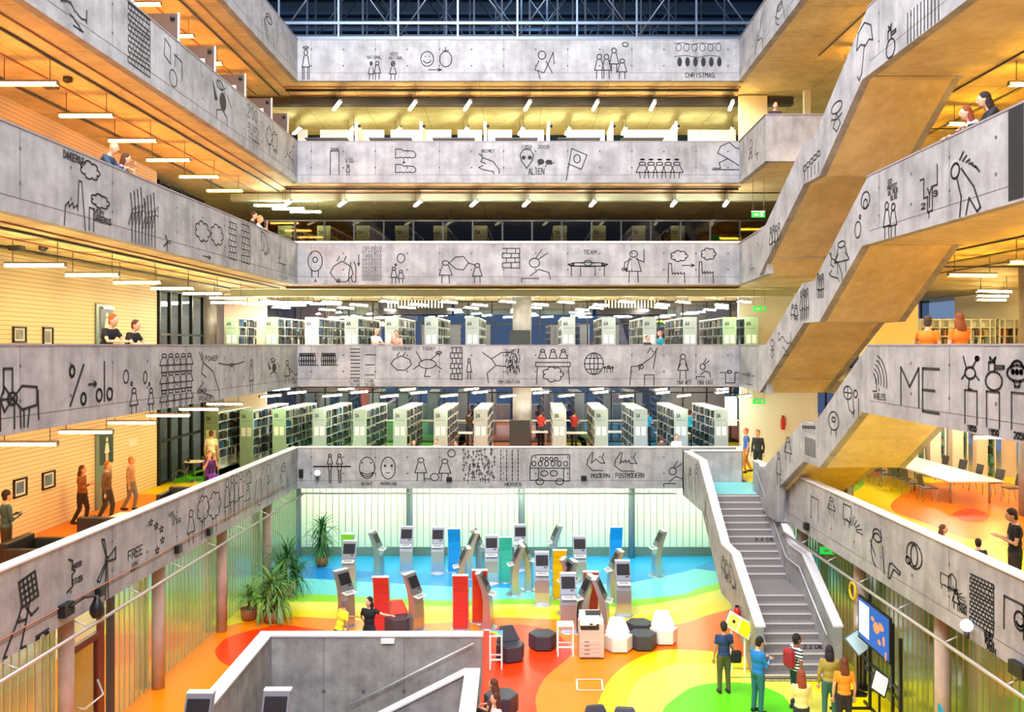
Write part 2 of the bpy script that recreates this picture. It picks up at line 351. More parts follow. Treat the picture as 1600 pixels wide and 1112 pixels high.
# ---- parapet bands
def coping(quads, z, parent, dark=False):
    c = MB()
    for q in quads: c.prism(q, z, z + .035)
    c.obj('coping', COPM[0], parent)
def band(name, plan, z0, z1, cop=None):
    m = MB(); m.prism(plan, z0, z1); o = struct(m.obj(name, M_CONC))
    if cop: coping([cop], z1, o)
    return o
BANDS = {}
for i, z in enumerate(LV):
    z0, z1 = z - .4, z + 1.1
    e = .03 if i == 0 else .012; COPM[0] = M_COPE if i == 0 else M_COPD
    BANDS['B', i] = band('wall_back', [(XB0, YB), (XB1, YB), (XB1, YB + TH), (XB0 - .1, YB + TH)], z0, z1, [(XB0 - .02, YB - e), (XB1 + .02, YB - e), (XB1 + .02, YB + TH + e), (XB0 - .02, YB + TH + e)])
    BANDS['L', i] = band('wall_left', [(XL(7), 7), (XL(YB), YB), (XL(YB) - TH, YB + TH), (XL(7) - TH, 7)], z0, z1, [(XL(7) + e, 7), (XL(YB) + e, YB - e), (XL(YB) - TH - e, YB + TH + e), (XL(7) - TH - e, 7)])
    if i == 0:
        BANDS['R', i] = band('wall_right', [(XR3, 7), (XR3 + TH, 7), (XR3 + TH, 25.75), (XR3, 25.75)], z0, z1, [(XR3 - e, 7), (XR3 + TH + e, 7), (XR3 + TH + e, 25.75), (XR3 - e, 25.75)])
        BANDS['RB', i] = band('wall_right', [(8.0, 25.75), (8.2, 25.75), (8.2, 28.2), (8.0, 28.2)], z0, z + .95)
    elif i < 3:
        BANDS['R', i] = band('wall_right', [(7.9, 7), (7.9 + TH, 7), (7.9 + TH, 19.2), (7.9, 19.2)], z0, z1, [(7.9 - e, 7), (8.1 + e, 7), (8.1 + e, 19.2), (7.9 - e, 19.2)])
        BANDS['RB', i] = band('wall_right', [(7.97, 27.0), (8.17, 27.0), (8.56, YB), (8.36, YB)], z0, z1, [(7.94, 27.0), (8.2, 27.0), (8.59, YB), (8.33, YB)])
    elif i == 3:
        BANDS['R', i] = band('wall_right', [(7.9, 7), (7.9 + TH, 7), (7.9 + TH, 19.2), (7.9, 19.2)], z0, z1, [(7.9 - e, 7), (8.1 + e, 7), (8.1 + e, 19.2), (7.9 - e, 19.2)])
        BANDS['RB', i] = band('wall_right', [(8.25, 28.1), (8.45, 28.3), (8.56, YB), (8.36, YB)], z0, z1, [(8.22, 28.1), (8.45, 28.3), (8.59, YB), (8.33, YB)])
        BANDS['RX', i] = band('wall_right', [(8.25, 28.1), (11.5, 28.1), (11.5, 28.3), (8.25, 28.3)], z0, z1, [(8.22, 28.07), (11.5, 28.07), (11.5, 28.33), (8.22, 28.33)])
    else:
        BANDS['R', i] = band('wall_right', [(7.9 - .28, 7), (7.9, 7), (8.56, YB), (8.36, YB)], z0, z1, [(7.6, 7), (7.95, 7), (8.59, YB), (8.33, YB)])
# formwork joints and tie holes
def joints(plane, s0, s1, z0, z1, parent, step=1.18, joint=True):
    m = MB()
    def q(a, b, za, zb): m.add([plane.pt(a, za, .003), plane.pt(b, za, .003), plane.pt(b, zb, .003), plane.pt(a, zb, .003)], [(0, 1, 2, 3)])
    if joint: q(s0, s1, z0 + .28, z0 + .292)
    n = int((s1 - s0) / step)
    for k in range(n + 1):
        s = s0 + .5 + k * step
        if s > s1 - .1: break
        if k % 2 == 0: q(s - .006, s + .006, z0 + .28, z1)
        for zz in (z0 + .55, z0 + 1.15):
            if zz > z1: continue
            pts = [plane.pt(s + .035 * math.cos(t * math.pi / 4), zz + .035 * math.sin(t * math.pi / 4), .005) for t in range(8)]
            m.add(pts, [tuple(range(8))])
    m.obj('formwork_joint_pattern', M_SEAM, parent)
for i, z in enumerate(LV):
    joints(PB, 0, XB1 - XB0, z - .4, z + 1.1, BANDS['B', i])
    joints(PL, 0, PL.s_of(464), z - .4, z + 1.1, BANDS['L', i], 1.6)
    if i < 4:
        pl = PR3 if i == 0 else PR
        joints(pl, 31.8 - (25.7 if i == 0 else 19.1), 24, z - .4, z + 1.1, BANDS['R', i], 1.5)
    else: joints(PR7, 0, 20, z - .4, z + 1.1, BANDS['R', i], 1.5)
# ---- outer walls
def stripes(name, base, line, freq, axis=2):
    m = bpy.data.materials.new(name); m.use_nodes = True; nt = m.node_tree; N = nt.nodes; L = nt.links; b = N['Principled BSDF']
    g_ = N.new('ShaderNodeNewGeometry'); sp = N.new('ShaderNodeSeparateXYZ'); L.new(g_.outputs['Position'], sp.inputs[0])
    mu = N.new('ShaderNodeMath'); mu.operation = 'MULTIPLY'; mu.inputs[1].default_value = freq; L.new(sp.outputs[axis], mu.inputs[0])
    fr = N.new('ShaderNodeMath'); fr.operation = 'FRACT'; L.new(mu.outputs[0], fr.inputs[0])
    gt = N.new('ShaderNodeMath'); gt.operation = 'GREATER_THAN'; gt.inputs[1].default_value = .8; L.new(fr.outputs[0], gt.inputs[0])
    mx = N.new('ShaderNodeMix'); mx.data_type = 'RGBA'; mx.inputs['A'].default_value = lin(base); mx.inputs['B'].default_value = lin(line)
    L.new(gt.outputs[0], mx.inputs['Factor']); L.new(mx.outputs['Result'], b.inputs['Base Color']); b.inputs['Roughness'].default_value = .6
    return m
M_BEIGE = stripes('ribbed_cream_wall', '#f3e2c0', '#cdb48a', 9.0)
M_YWALL = mat('cream_wall', '#f6e7bd', .7, noise=.03)
M_PINKW = mat('warm_plaster', '#f2d8c4', .7)
wl = MB()
for i, z in enumerate(LV[:4]): wl.box(XW - .2, XW, 6, 29.8, z, z + 3.35)
struct(wl.obj('wall_left', M_BEIGE))
w2 = MB(); w2.box(XW - 3.0, XW - 2.8, 29.6, 47, GZ, 22); w2.box(XW - 3, XW - .2, 29.6, 29.8, GZ, 22); struct(w2.obj('wall_left', M_PINKW))
# pink nib wall behind west gallery
w3 = MB()
for i in (0, 1): w3.box(-12.4, -10.6, 37.2, 37.4, LV[i], LV[i] + 3.35)
struct(w3.obj('wall_back', M_PINKW))
we = MB()
we.box(12.2, 14.2, 30.2, 30.4, LV[1], LV[1] + 3.35); we.box(12.0, 14.2, 30.2, 30.4, LV[2], LV[2] + 3.35); we.box(9.9, 12.0, 30.2, 30.4, LV[0], LV[0] + 3.35) if False else None
we.box(20.5, 20.7, 8, 40, LV[1], 18.4)
struct(we.obj('wall_right', M_YWALL))
w4 = MB(); w4.box(9.4, 12.6, 35.6, 35.8, LV[0], LV[0] + 3.35); w4.box(9.6, 12.6, 36.6, 36.8, LV[1], LV[1] + 3.35); struct(w4.obj('wall_right', M_WHITE))
# ---- ground-floor channel glass
M_CH = channel_glass('channel_glass_clear', '#fbfcf0', .3, .08)
M_CHG = channel_glass('channel_glass_green', '#a9bd9c', .34, .5, '#c8e0c0')
def channel(name, p0, p1, z0, z1, m, pitch=.26, dep=.05):
    a = Vector((p0[0], p0[1], 0)); b = Vector((p1[0], p1[1], 0)); d = (b - a); n = int(d.length / pitch); d = d.normalized(); nn = Vector((-d.y, d.x, 0))
    mb = MB(); jt = MB()
    for k in range(n):
        s = a + d * (k * pitch); e_ = a + d * ((k + 1) * pitch - .02)
        prof = [s, s + nn * dep, e_ + nn * dep, e_]
        for u, v in ((0, 1), (1, 2), (2, 3)):
            p, q = prof[u], prof[v]; mb.add([(p.x, p.y, z0), (q.x, q.y, z0), (q.x, q.y, z1), (p.x, p.y, z1)], [(0, 1, 2, 3)])
        p = s - d * .02
        jt.add([(p.x, p.y, z0), (s.x, s.y, z0), (s.x, s.y, z1), (p.x, p.y, z1)], [(0, 1, 2, 3)])
    o = struct(mb.obj(name, m)); jt.obj('joint_pattern', mat('joint_grey', '#6c7a68', .5), o)
    bs = MB(); t = nn * .07
    bs.prism([(p.x, p.y) for p in (a - t, b - t, b + t, a + t)], z0 - (.0 if z0 < .3 else .33), z0 + .02); return o
GB = 34.6
cb = channel('window_1', (-9.0, GB), (12.0, GB), GZ + .34, 3.35, M_CH)
kb = MB(); kb.box(-9.0, 12.0, GB - .03, GB + .1, GZ, GZ + .34); kb.obj('sill', mat('kerb_glass', '#6f8678', .2), cb)
def XG(Y): return XL(Y) - .62
cl_ = channel('window_2', (XG(19.2), 19.2), (XG(33.9), 33.9), GZ, 3.35, M_CHG, .24, .012)
cl2 = channel('window_3', (XG(8), 8), (XG(17.2), 17.2), GZ, 3.35, M_CHG, .24, .012)
cr_ = channel('window_4', (8.95, 30), (8.85, 9), GZ, 3.35, mat and channel_glass('channel_glass_dim', '#6c8450', .3, .45, '#a8c490'), .24, .012)
# rooms behind the channel glass
rb = MB(); rb.box(-10.8, 14, 37.0, 37.2, GZ, 3.35); struct(rb.obj('wall_back', mat('white_wall', '#f6f4e6', .8)))
rl = MB(); rl.box(-12.4, -12.2, 6, 37, GZ, 3.35); struct(rl.obj('wall_left', MATS['white_wall']))
rr = MB(); rr.box(12.2, 12.4, 6, 37, GZ, 3.35); struct(rr.obj('wall_right', mat('olive_wall', '#7c9058', .8)))
# ---- columns
def column(x, y, r, z0, z1, m=M_CONC):
    mb = MB(); mb.lathe([(r, z0), (r, z1)], 20, (x, y, 0)); return struct(mb.obj('concrete_column', m))
M_GREYC = mat('grey_column', '#7c8894', .5, noise=.05)
M_PINKC = concrete('warm_concrete', '#a38f86', '#c8b4a8')
for y in (12.9, 17.1, 21.2, 25.4, 29.6): column(XL(y) - .42, y, .15, GZ, 3.35, M_PINKC)
for x in (-8.5, -4.07, .38, 4.75): column(x, 34.3, .13, GZ, 3.35, M_GREYC)
for y in (13.1, 17.3, 21.4, 25.6): column(8.62, y, .15, GZ, 3.35, M_PINKC)
for z in (LV[0], LV[1]):
    column(.45, 38.5, .42, z, z + 3.35, M_CONC); column(-12.6, 36.0, .28, z, z + 3.35, M_DCONC)
    column(14.9, 24.6, .42, z, z + 3.35, M_CONC)
# ---- outer facade (windows to the dusk)
M_PANE = pane_glass('window_pane', '#c8dcf0', .08)
M_FRAME = mat('window_frame', '#14181c', .5)
def facade(name, x0, x1, Y, z0, z1, step, rail=None, trans=None):
    m = MB(); m.box(x0, x1, Y, Y + .02, z0, z1); o = struct(m.obj(name, M_PANE))
    f = MB(); n = int((x1 - x0) / step)
    for k in range(n + 1): f.box(x0 + k * step - .03, x0 + k * step + .03, Y - .06, Y + .06, z0, z1)
    f.box(x0, x1, Y - .05, Y + .05, z0, z0 + .06); f.box(x0, x1, Y - .05, Y + .05, z1 - .06, z1)
    if trans: f.box(x0, x1, Y - .05, Y + .05, trans - .03, trans + .03)
    f.obj('frame', M_FRAME, o)
    if rail:
        r = MB(); r.box(x0, x1, Y - .2, Y - .14, rail - .04, rail + .04); r.obj('rail', M_WHITE, o)
    return o
M_PANE, _m5 = pane_glass('night_pane', '#9ab0c4', .38, .02), M_PANE
facade('window_5', -13, 21, 43.5, LV[0], LV[0] + 3.35, 1.2, LV[0] + 1.1, LV[0] + 2.5)
facade('window_6', -13, 21, 43.5, LV[1], LV[1] + 3.35, 1.2, LV[1] + 1.0, LV[1] + 2.2)
M_PANE, _mp = pane_glass('window_pane_warm', '#c8bca8', .03), _m5
facade('window_7', -11, 12, 34.4, LV[2], LV[2] + 2.35, 1.18, LV[2] + 1.45)
M_PANE = _mp
# north wall parts of the fifth level stay dark
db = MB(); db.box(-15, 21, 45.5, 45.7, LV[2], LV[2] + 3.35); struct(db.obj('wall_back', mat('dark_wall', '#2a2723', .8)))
wb = MB(); wb.box(-15, 21, 45.5, 45.7, LV[3], LV[3] + 3.35); struct(wb.obj('wall_back', M_YWALL))
# west glazing beyond the cream wall
for i, n_ in ((0, 'window_8'), (1, 'window_9'), (2, 'window_10')):
    z = LV[i]; o = MB(); o.box(XW - .02, XW, 29.9, 34.2, z, z + 3.1); o = struct(o.obj(n_, M_PANE)); f = MB()
    for y in (29.95, 30.9, 31.9, 33.0, 34.2): f.box(XW - .06, XW + .06, y - .05, y + .05, z, z + 3.1)
    for zz in (z + .05, z + 1.5, z + 3.05): f.box(XW - .05, XW + .05, 29.9, 34.2, zz - .04, zz + .04)
    f.obj('frame', M_FRAME, o)
# ---- stair well (basement stairs)
sw = MB()
zb = -3.4
sw.box(HX0, HX1, HY1 - .3, HY1, zb, 1.26)                        # back wall
sw.box(HX0, HX0 + .3, 17.3, HY1 - .3, zb, 1.26)                  # west wall
sw.box(HX1 - .28, HX1, HY0, 19.55, zb, 1.26)                     # east leg
sw.slaby([(HX1 - .28, 1.26), (HX1 - .28, zb), (HX0 + .3, zb), (HX0 + .3, -1.2), (-4.6, -1.2), (-4.4, -.42)], 19.3, 19.55)
swo = struct(sw.obj('wall_front', M_DCONC))
cp = MB()
cp.box(HX0 - .03, HX1 + .02, HY1 - .33, HY1 + .03, 1.26, 1.3); cp.box(HX0 - .03, HX0 + .33, 17.3, HY1 - .33, 1.26, 1.3)
cp.box(HX1 - .31, HX1 + .03, HY0, 19.58, 1.26, 1.3)
cp.slaby([(HX1 - .31, 1.26), (HX1 - .31, 1.30), (-4.4, -.38), (-4.4, -.42)], 19.24, 19.6)
cp.obj('coping', M_COPE, swo)
jm = MB(); yj = HY1 - .304
for x in (-4.75, -2.72, -6.08): jm.box(x - .006, x + .006, yj, yj + .002, -2.6, 1.26)
for zz in (-.68, -1.15): jm.box(-6.1, -.9, yj, yj + .002, zz - .008, zz + .008)
for x in (-4.75, -3.75, -2.72, -1.7):
    jm.add([(x + .05 * math.cos(t * math.pi / 5), yj - .002, -.12 + .05 * math.sin(t * math.pi / 5)) for t in range(10)], [tuple(range(10))])
jm.obj('formwork_joint_pattern', M_SEAM, swo)
bsm = MB(); bsm.box(HX0, HX1, HY0, HY1, zb - .1, zb); struct(bsm.obj('floor', M_DCONC))
ws = MB(); 
for k in range(20): ws.box(-1.1 - .28 * (k + 1), -1.1 - .28 * k, 19.56, HY1 - .32, GZ - .17 * (k + 2), GZ - .17 * (k + 1))
tag(ws.obj('basement_staircase', M_DCONC), 'grey concrete stairs going down inside the walled stair well', 'stairs')
hr = MB(); hr.tube([(-.96, 21.62, 1.16), (-4.05, 21.62, -.39)], .025); hro = hr.obj('stair_handrail', M_RAIL); tag(hro, 'slim steel handrail sloping down the stair well wall', 'handrail')
for t in (.1, .37, .63, .9): x = -.96 - 3.09 * t; zz = 1.16 - 1.55 * t; bk_ = MB(); bk_.tube([(x, 21.62, zz), (x, 21.8, zz - .08)], .012, 6); bk_.obj('bracket', M_RAIL, hro)
p = at(606, 1001, 21.79); lm = MB(); lm.box(p.x - .17, p.x + .17, 21.72, 21.8, p.z - .06, p.z + .07)
tag(lm.obj('wall_lamp', M_WHITE, bevel=.015), 'small white box lamp on the stair well wall', 'lamp')
# ---- flying stairs on the east side (three, one above another)
names = ['lowest flying concrete staircase, rising from the third level gallery', 'middle flying concrete staircase, between the fourth and fifth galleries', 'uppermost flying concrete staircase, reaching the sixth level gallery']
PSTEP = Plane((7.9, 31.8), (0, -1), (-1, 0))
STAIR = []
for i in range(3):
    z = LV[i]
    top = ([(27.6, z + 1.1)] if i else []) + [(26.95, z + 1.1), (23.5, z + 2.8), (22.6, z + 2.8), (19.2, z + 4.85)]
    bot = [(19.2, z + 3.35), (19.5, z + 3.35), (22.2, z + 1.72), (23.4, z + 1.72), (27.6, z - .4)] if i else [(19.2, z + 3.35), (19.5, z + 3.35), (22.2, z + 1.72), (23.4, z + 1.72), (25.5, z + .7), (25.75, z - .4), (26.95, z - .4)]
    root = thing('flying_staircase', names[i], 'staircase', (0, 0, 0))
    a = MB(); a.slabx([(p[0], p[1]) for p in top + bot], 7.9, 8.08); a.obj('parapet', M_CONC, root)
    a = MB(); a.slabx([(p[0], p[1]) for p in top + bot], 9.92, 10.1); a.obj('parapet', M_CONC, root)
    for x0, x1 in ((7.87, 8.11), (9.89, 10.13)):
        c = MB()
        for k in range(len(top) - 1):
            (ya, za), (yb, zb_) = top[k], top[k + 1]; c.slabx([(ya, za), (ya, za + .035), (yb, zb_ + .035), (yb, zb_)], x0, x1)
        s = MB()
    prof = [(26.9, z), (26.9, z - .3), (23.4, z + 1.4 + .32), (22.2, z + 1.72), (19.3, z + 3.36), (19.3, z + 3.75)]
    s.slabx([(26.96, z), (27.6, z), (27.6, z - .38), (26.96, z - .04)], 8.09, 9.91) if i else None
    for k in range(11): s.box(8.08, 9.92, 26.9 - .27 * (k + 1), 26.9 - .27 * k, z + .17 * (k + 1) - .1, z + .17 * (k + 1))
    s.box(8.08, 9.92, 22.6, 23.95, z + 1.73, z + 1.9)
    for k in range(10): s.box(8.08, 9.92, 22.6 - .31 * (k + 1), 22.6 - .31 * k, z + 1.9 + .185 * (k + 1) - .08, z + 1.9 + .185 * (k + 1))
    s.obj('step', M_CONC, root)
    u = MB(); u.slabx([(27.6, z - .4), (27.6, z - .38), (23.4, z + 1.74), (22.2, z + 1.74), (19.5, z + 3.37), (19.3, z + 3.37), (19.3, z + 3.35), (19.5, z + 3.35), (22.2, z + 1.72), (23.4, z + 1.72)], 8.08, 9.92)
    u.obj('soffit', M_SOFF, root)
    STAIR.append(root)
# ---- grand stairs from the hall floor
R = .169; SX0, SX1 = 6.1, 8.06
root = thing('grand_staircase', 'wide concrete staircase rising from the coloured hall floor', 'staircase')
tl, tu = .279, .231
y = 21.62; z = GZ; risers = []
st = MB()
for k in range(1, 9):
    z1 = GZ + R * k; y1 = 21.62 + tl * (k - 1); st.box(SX0 + .19, SX1, y1, y1 + tl, max(GZ, z1 - .5), z1); risers.append((y1, z1))
yl = 21.62 + tl * 8; zl = GZ + 9 * R; st.box(SX0 + .19, SX1, yl, yl + 1.6, zl - .35, zl); risers.append((yl, zl))
for k in range(12):
    z1 = zl + R * (k + 1); y1 = yl + 1.6 + tu * k; st.box(SX0 + .19, SX1, y1, y1 + tu, z1 - .45, z1); risers.append((y1, z1))
M_STEP = mat('step_concrete', '#857d7b', .6, noise=.15, nscale=12)
st.obj('step', M_STEP, root)
ns = MB()
for (a, b) in risers: ns.box(SX0 + .19, SX1, a - .012, a + .03, b - .03, b + .004)
ns.obj('nosing_pattern', mat('nosing', '#d0c6c4', .5), root)
yt = yl + 1.6 + tu * 12
ld = MB(); ld.mi = 0; ld.box(SX0 + .19, SX1 + .5, yt, 30.7, LV[0] - .3, LV[0]); ld.mi = 1; ld.add([(SX0 + .19, yt, LV[0] + .003), (SX1 + .5, yt, LV[0] + .003), (SX1 + .5, 30.7, LV[0] + .003), (SX0 + .19, 30.7, LV[0] + .003)], [(0, 1, 2, 3)])
ld.obj('landing', [M_CONC, FP['cyan']], root)
lp = [(30.9, 4.85), (28.1, 4.85), (25.1, 2.82), (23.95, 2.82), (21.6, 1.56), (21.6, GZ), (22.0, GZ), (24.1, 1.4), (25.2, 1.4), (27.7, 3.27), (30.9, 3.27)]
a = MB(); a.slabx(lp, SX0, SX0 + .19); a.obj('parapet', M_CONC, root)
rp = [(28.9, 4.75), (28.1, 4.75), (25.1, 2.82), (23.95, 2.82), (21.6, 1.56), (21.6, GZ), (22.0, GZ), (24.1, 1.4), (25.2, 1.4), (27.7, 3.27), (28.9, 3.27)]
a = MB(); a.slabx(rp, SX1, SX1 + .2); a.obj('parapet', M_CONC, root)
for prof, x0 in ((lp[:5], SX0 - .02), (rp[:5], SX1 - .03)):
    c = MB()
    for k in range(4):
        (ya, za), (yb, zb_) = prof[k], prof[k + 1]; c.slabx([(ya, za), (ya, za + .04), (yb, zb_ + .04), (yb, zb_)], x0, x0 + .26)
    c.obj('coping', M_COPE, root)
a = MB(); a.box(SX0, SX1 - .05, 30.7, 30.9, 3.35, 4.85); a.obj('end_wall', M_CONC, root)
a = MB(); a.box(SX0 - .02, SX1 + .0, 30.66, 30.93, 4.85, 4.89); a.prism([(SX1 - .1, 30.7), (SX1 + .14, 30.7), (8.5, 31.9), (8.26, 31.9)], 4.86, 4.895); a.obj('coping', M_COPE, root)
a = MB(); a.prism([(SX1 - .05, 30.7), (SX1 + .1, 30.7), (8.5, 31.8), (8.33, 31.8)], 3.35, 4.86); a.obj('link_wall', M_CONC, root)
h = MB(); h.tube([(SX1 - .08, 28.2, 4.5), (SX1 - .08, 25.15, 2.45), (SX1 - .08, 24.0, 2.45), (SX1 - .08, 21.9, 1.27)], .022); h.obj('handrail', M_RAIL, root)
h = MB(); h.tube([(SX0 + .27, 28.2, 4.5), (SX0 + .27, 25.15, 2.45), (SX0 + .27, 24.0, 2.45), (SX0 + .27, 21.7, 1.1)], .022); h.obj('handrail', M_RAIL, root)
GRAND = root; RISERS = risers
# ---- roof: dark void with steel trusses over the top gallery
rf = MB(); rf.box(-14, 14, 40, 40.2, 18, 30); rf.box(-14, 14, 30, 40, 24.5, 24.7); struct(rf.obj('ceiling', mat('night_blue_sheet', '#14324e', .45, .3, noise=.5, nscale=1.2)))
lou = MB()
for k in range(12): lou.box(-13, 13, 39.6, 39.9, 19.6 + k * .38, 19.72 + k * .38)
lou.obj('louvre_pattern', mat('louvre_blue', '#27496a', .4, .5), bpy.data.objects['ceiling.005'] if 'ceiling.005' in bpy.data.objects else None)
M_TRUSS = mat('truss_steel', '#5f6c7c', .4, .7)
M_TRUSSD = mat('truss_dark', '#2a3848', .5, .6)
def truss(Y, z0, lab, m, off=0.0):
    root = thing('roof_truss', lab, 'truss'); zs = [z0, z0 + .55, z0 + 3.0]
    a = MB()
    for zz in zs: a.box(-9.2, 9.2, Y - .05, Y + .05, zz - .05, zz + .05)
    a.obj('chord', m, root)
    x = -8.6 + off
    k = 0
    while x < 9:
        s = MB(); s.box(x - .035, x + .035, Y - .035, Y + .035, z0, z0 + 3.0); s.obj('post', m, root)
        if k % 2 == 0 and x + 4.4 < 10:
            b = MB(); b.tube([(x, Y, z0), (x + 2.2 * .98, Y, z0 + 3)], .035, 6); b.obj('brace', m, root); b = MB(); b.tube([(x + 4.4, Y, z0), (x + 2.2, Y, z0 + 3)], .035, 6); b.obj('brace', m, root)
        x += 1.1 if m is M_TRUSSD else 2.2; k += 1
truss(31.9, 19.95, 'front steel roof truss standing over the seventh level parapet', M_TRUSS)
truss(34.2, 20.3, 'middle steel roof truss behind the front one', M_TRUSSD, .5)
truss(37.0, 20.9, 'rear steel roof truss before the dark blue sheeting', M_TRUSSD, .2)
l = bpy.data.lights.new('truss_lamp', 'AREA'); l.size = 1.0; l.energy = 160; l.color = (.6, .8, 1); o = bpy.data.objects.new('truss_lamp', l); COL.objects.link(o); o.location = (1, 36, 24)
# ================================================================== lamps
LAMPN = {}
def lamp_proto(mat_, L=1.25):
    a = MB(); a.box(-L / 2, L / 2, -.055, .055, .03, .075)
    a.box(-L / 2 - .02, -L / 2, -.05, .05, -.03, .07); a.box(L / 2, L / 2 + .02, -.05, .05, -.03, .07)
    h = a.mesh('lamp_housing', M_HOUS)
    b = MB(); b.box(-L / 2, L / 2, -.05, .05, -.03, .03); t = b.mesh('lamp_tube', mat_); return h, t
CABLE = {}
def cable_mesh(drop, L=1.25):
    k = (round(drop, 2), L)
    if k not in CABLE:
        c = MB()
        x = -L / 2 + .15; c.box(x - .006, x + .006, -.006, .006, .07, drop)
        CABLE[k] = c.mesh('cable', M_DARK)
    return CABLE[k]
PROTO = {k: lamp_proto(m) for k, m in dict(n=M_TUBE, y=M_TUBEY, g=M_TUBEG, d=M_TUBED, o=M_TUBEO, e=M_TUBEE).items()}
def lamp(x, y, ceil, ang, kind, label, group, drop=.55):
    r = thing('ceiling_lamp', label, 'lamp', (x, y, ceil - drop), ang, group)
    for n_, me in (('housing', PROTO[kind][0]), ('tube', PROTO[kind][1]), ('cable', cable_mesh(drop)), ('cable', cable_mesh(drop))):
        o = bpy.data.objects.new(n_, me); COL.objects.link(o); o.parent = r
    o.location.x = .95
def lamps(kind, pts, ceil, where, group, drop=.55):
    for i, (x, y, a) in enumerate(pts):
        lamp(x, y, ceil, a, kind, f'tube lamp {where}, {ORD[i % 20]} of its run', group, drop)
LY = [13.2, 15.6, 18.0, 20.5, 23.0, 25.4, 27.9, 30.4]
for i, z in enumerate(LV):
    if i > 3: break
    c = z + 3.35
    kd = 'nynn'[i] if i else 'y'
    lamps({0: 'y', 1: 'y', 2: 'o', 3: 'o'}[i], [(-10.1, y + (.3 if i % 2 else 0), 0) for y in LY], c, f'of the {LN[i]} level west gallery', f'{LN[i]} level west gallery lamps')
# short second row seen behind the west corner
lamps('g', [(-9.4 + k * .5, 33.6 + k * .8, 0) for k in range(3)], LV[2] + 3.35, 'at the fifth level west corner', 'fifth level corner lamps')
lamps('n', [(-11.2 + .9 * k, 34.0 + 1.2 * (k % 3), 0) for k in range(5)], LV[1] + 3.35, 'at the fourth level west corner', 'fourth level corner lamps')
def fan(x): return math.atan2(1.8, -.9 + (x + 8.6) / 17 * 1.15)
def rowpts(xs, y, f=fan): return [(x, y, f(x)) for x in xs]
X8 = [-8.6, -6.5, -3.6, -1.45, .55, 3.1, 6.2, 8.2]
lamps('n', rowpts(X8, 33.1), LV[2] + 3.35, 'along the front of the fifth level north gallery', 'fifth level north gallery front lamps')
lamps('d', rowpts([-8.9, -6.9, -4.6, -2.8, -.6, 1.5, 4.0, 6.4, 8.9], 38.4), LV[2] + 3.35, 'switched off, deep in the fifth level north gallery', 'fifth level unlit rear lamps')
lamps('y', rowpts([-6.7, -3.8, -1.7, .6, 3.2, 5.4, 8.4], 33.1), LV[3] + 3.35, 'along the front of the sixth level offices', 'sixth level front lamps')
lamps('g', rowpts([-9.2, -6.9, -4.9, -2.0, .4, 2.4, 4.8, 7.0, 9.4], 37.0), LV[3] + 3.35, 'in the middle of the sixth level offices', 'sixth level middle lamps')
lamps('y', rowpts([-8, -4.9, -1.5, 1.5, 4.6, 7.8], 41.0), LV[3] + 3.35, 'at the back of the sixth level offices', 'sixth level rear lamps')
for lv, kd in ((1, 'n'), (0, 'n')):
    for r_, (y, n, x0, dx) in enumerate(((34.3, 9, -9.6, 2.35), (36.8, 8, -9.2, 2.6), (39.6, 8, -10.6, 2.9), (42.0, 7, -9.0, 3.1))):
        if r_ == 3 and lv == 0: continue
        lamps('n' if r_ else 'g', [(x0 + dx * k, y + .35 * (k % 2), fan(x0 + dx * k) * .3 + (.55 if x0 + dx * k < 0 else .5)) for k in range(n)], LV[lv] + 3.35,
              f'over the {LN[lv]} level book stacks, {ORD[r_]} row', f'{LN[lv]} level stack lamps, {ORD[r_]} row', .5)
for i in range(4):
    ys = [13.0, 16.2, 18.2, 21.5, 24.5, 28.0]
    lamps('e' if i else 'n', [(11.1 + .35 * (k % 2), y, (.12 if k % 2 else 0)) for k, y in enumerate(ys)] if i else [(10.6, 16.3, 0), (10.7, 18.9, 0), (11.8, 21.0, 0), (12.5, 24.5, 0), (13.6, 28.0, 0), (15.5, 31.0, 0)], LV[i] + 3.35, f'of the {LN[i]} level east gallery', f'{LN[i]} level east gallery lamps', .5)
    lamps('y', [(15.5 + 1.4 * (k % 3), 20 + 2.6 * k, .2) for k in range(6)], LV[i] + 3.35, f'over the {LN[i]} level east reading area', f'{LN[i]} level east reading lamps', .5) if i in (0, 1) else None
lamps('y', [(10.0, 14.0, .1), (10.2, 17.5, .1)], LV[4] - .4, 'under the seventh slab by the upper stairs', 'lamps by the upper stairs') if False else None
# under the lowest slab, behind and in front of the channel glass
lamps('g', [(-8 + 1.7 * k, 35.9, -.5) for k in range(12)], 3.35, 'behind the ground floor channel glass', 'lamps behind the channel glass', .25)
lamps('g', [(-11.0, 11 + 2.7 * k, .4) for k in range(9)], 3.35, 'behind the green side channel glass', 'lamps behind the side channel glass', .3)
lamps('g', [(10.8, 12 + 3.6 * k, .4) for k in range(5)], 3.35, 'behind the east channel glass', 'lamps behind the east channel glass', .3)
lamps('g', [(-6.0 + 3.2 * k, 33.3, 0) for k in range(5)], 3.35, 'over the north end of the coloured hall', 'lamps under the third level slab', .12)
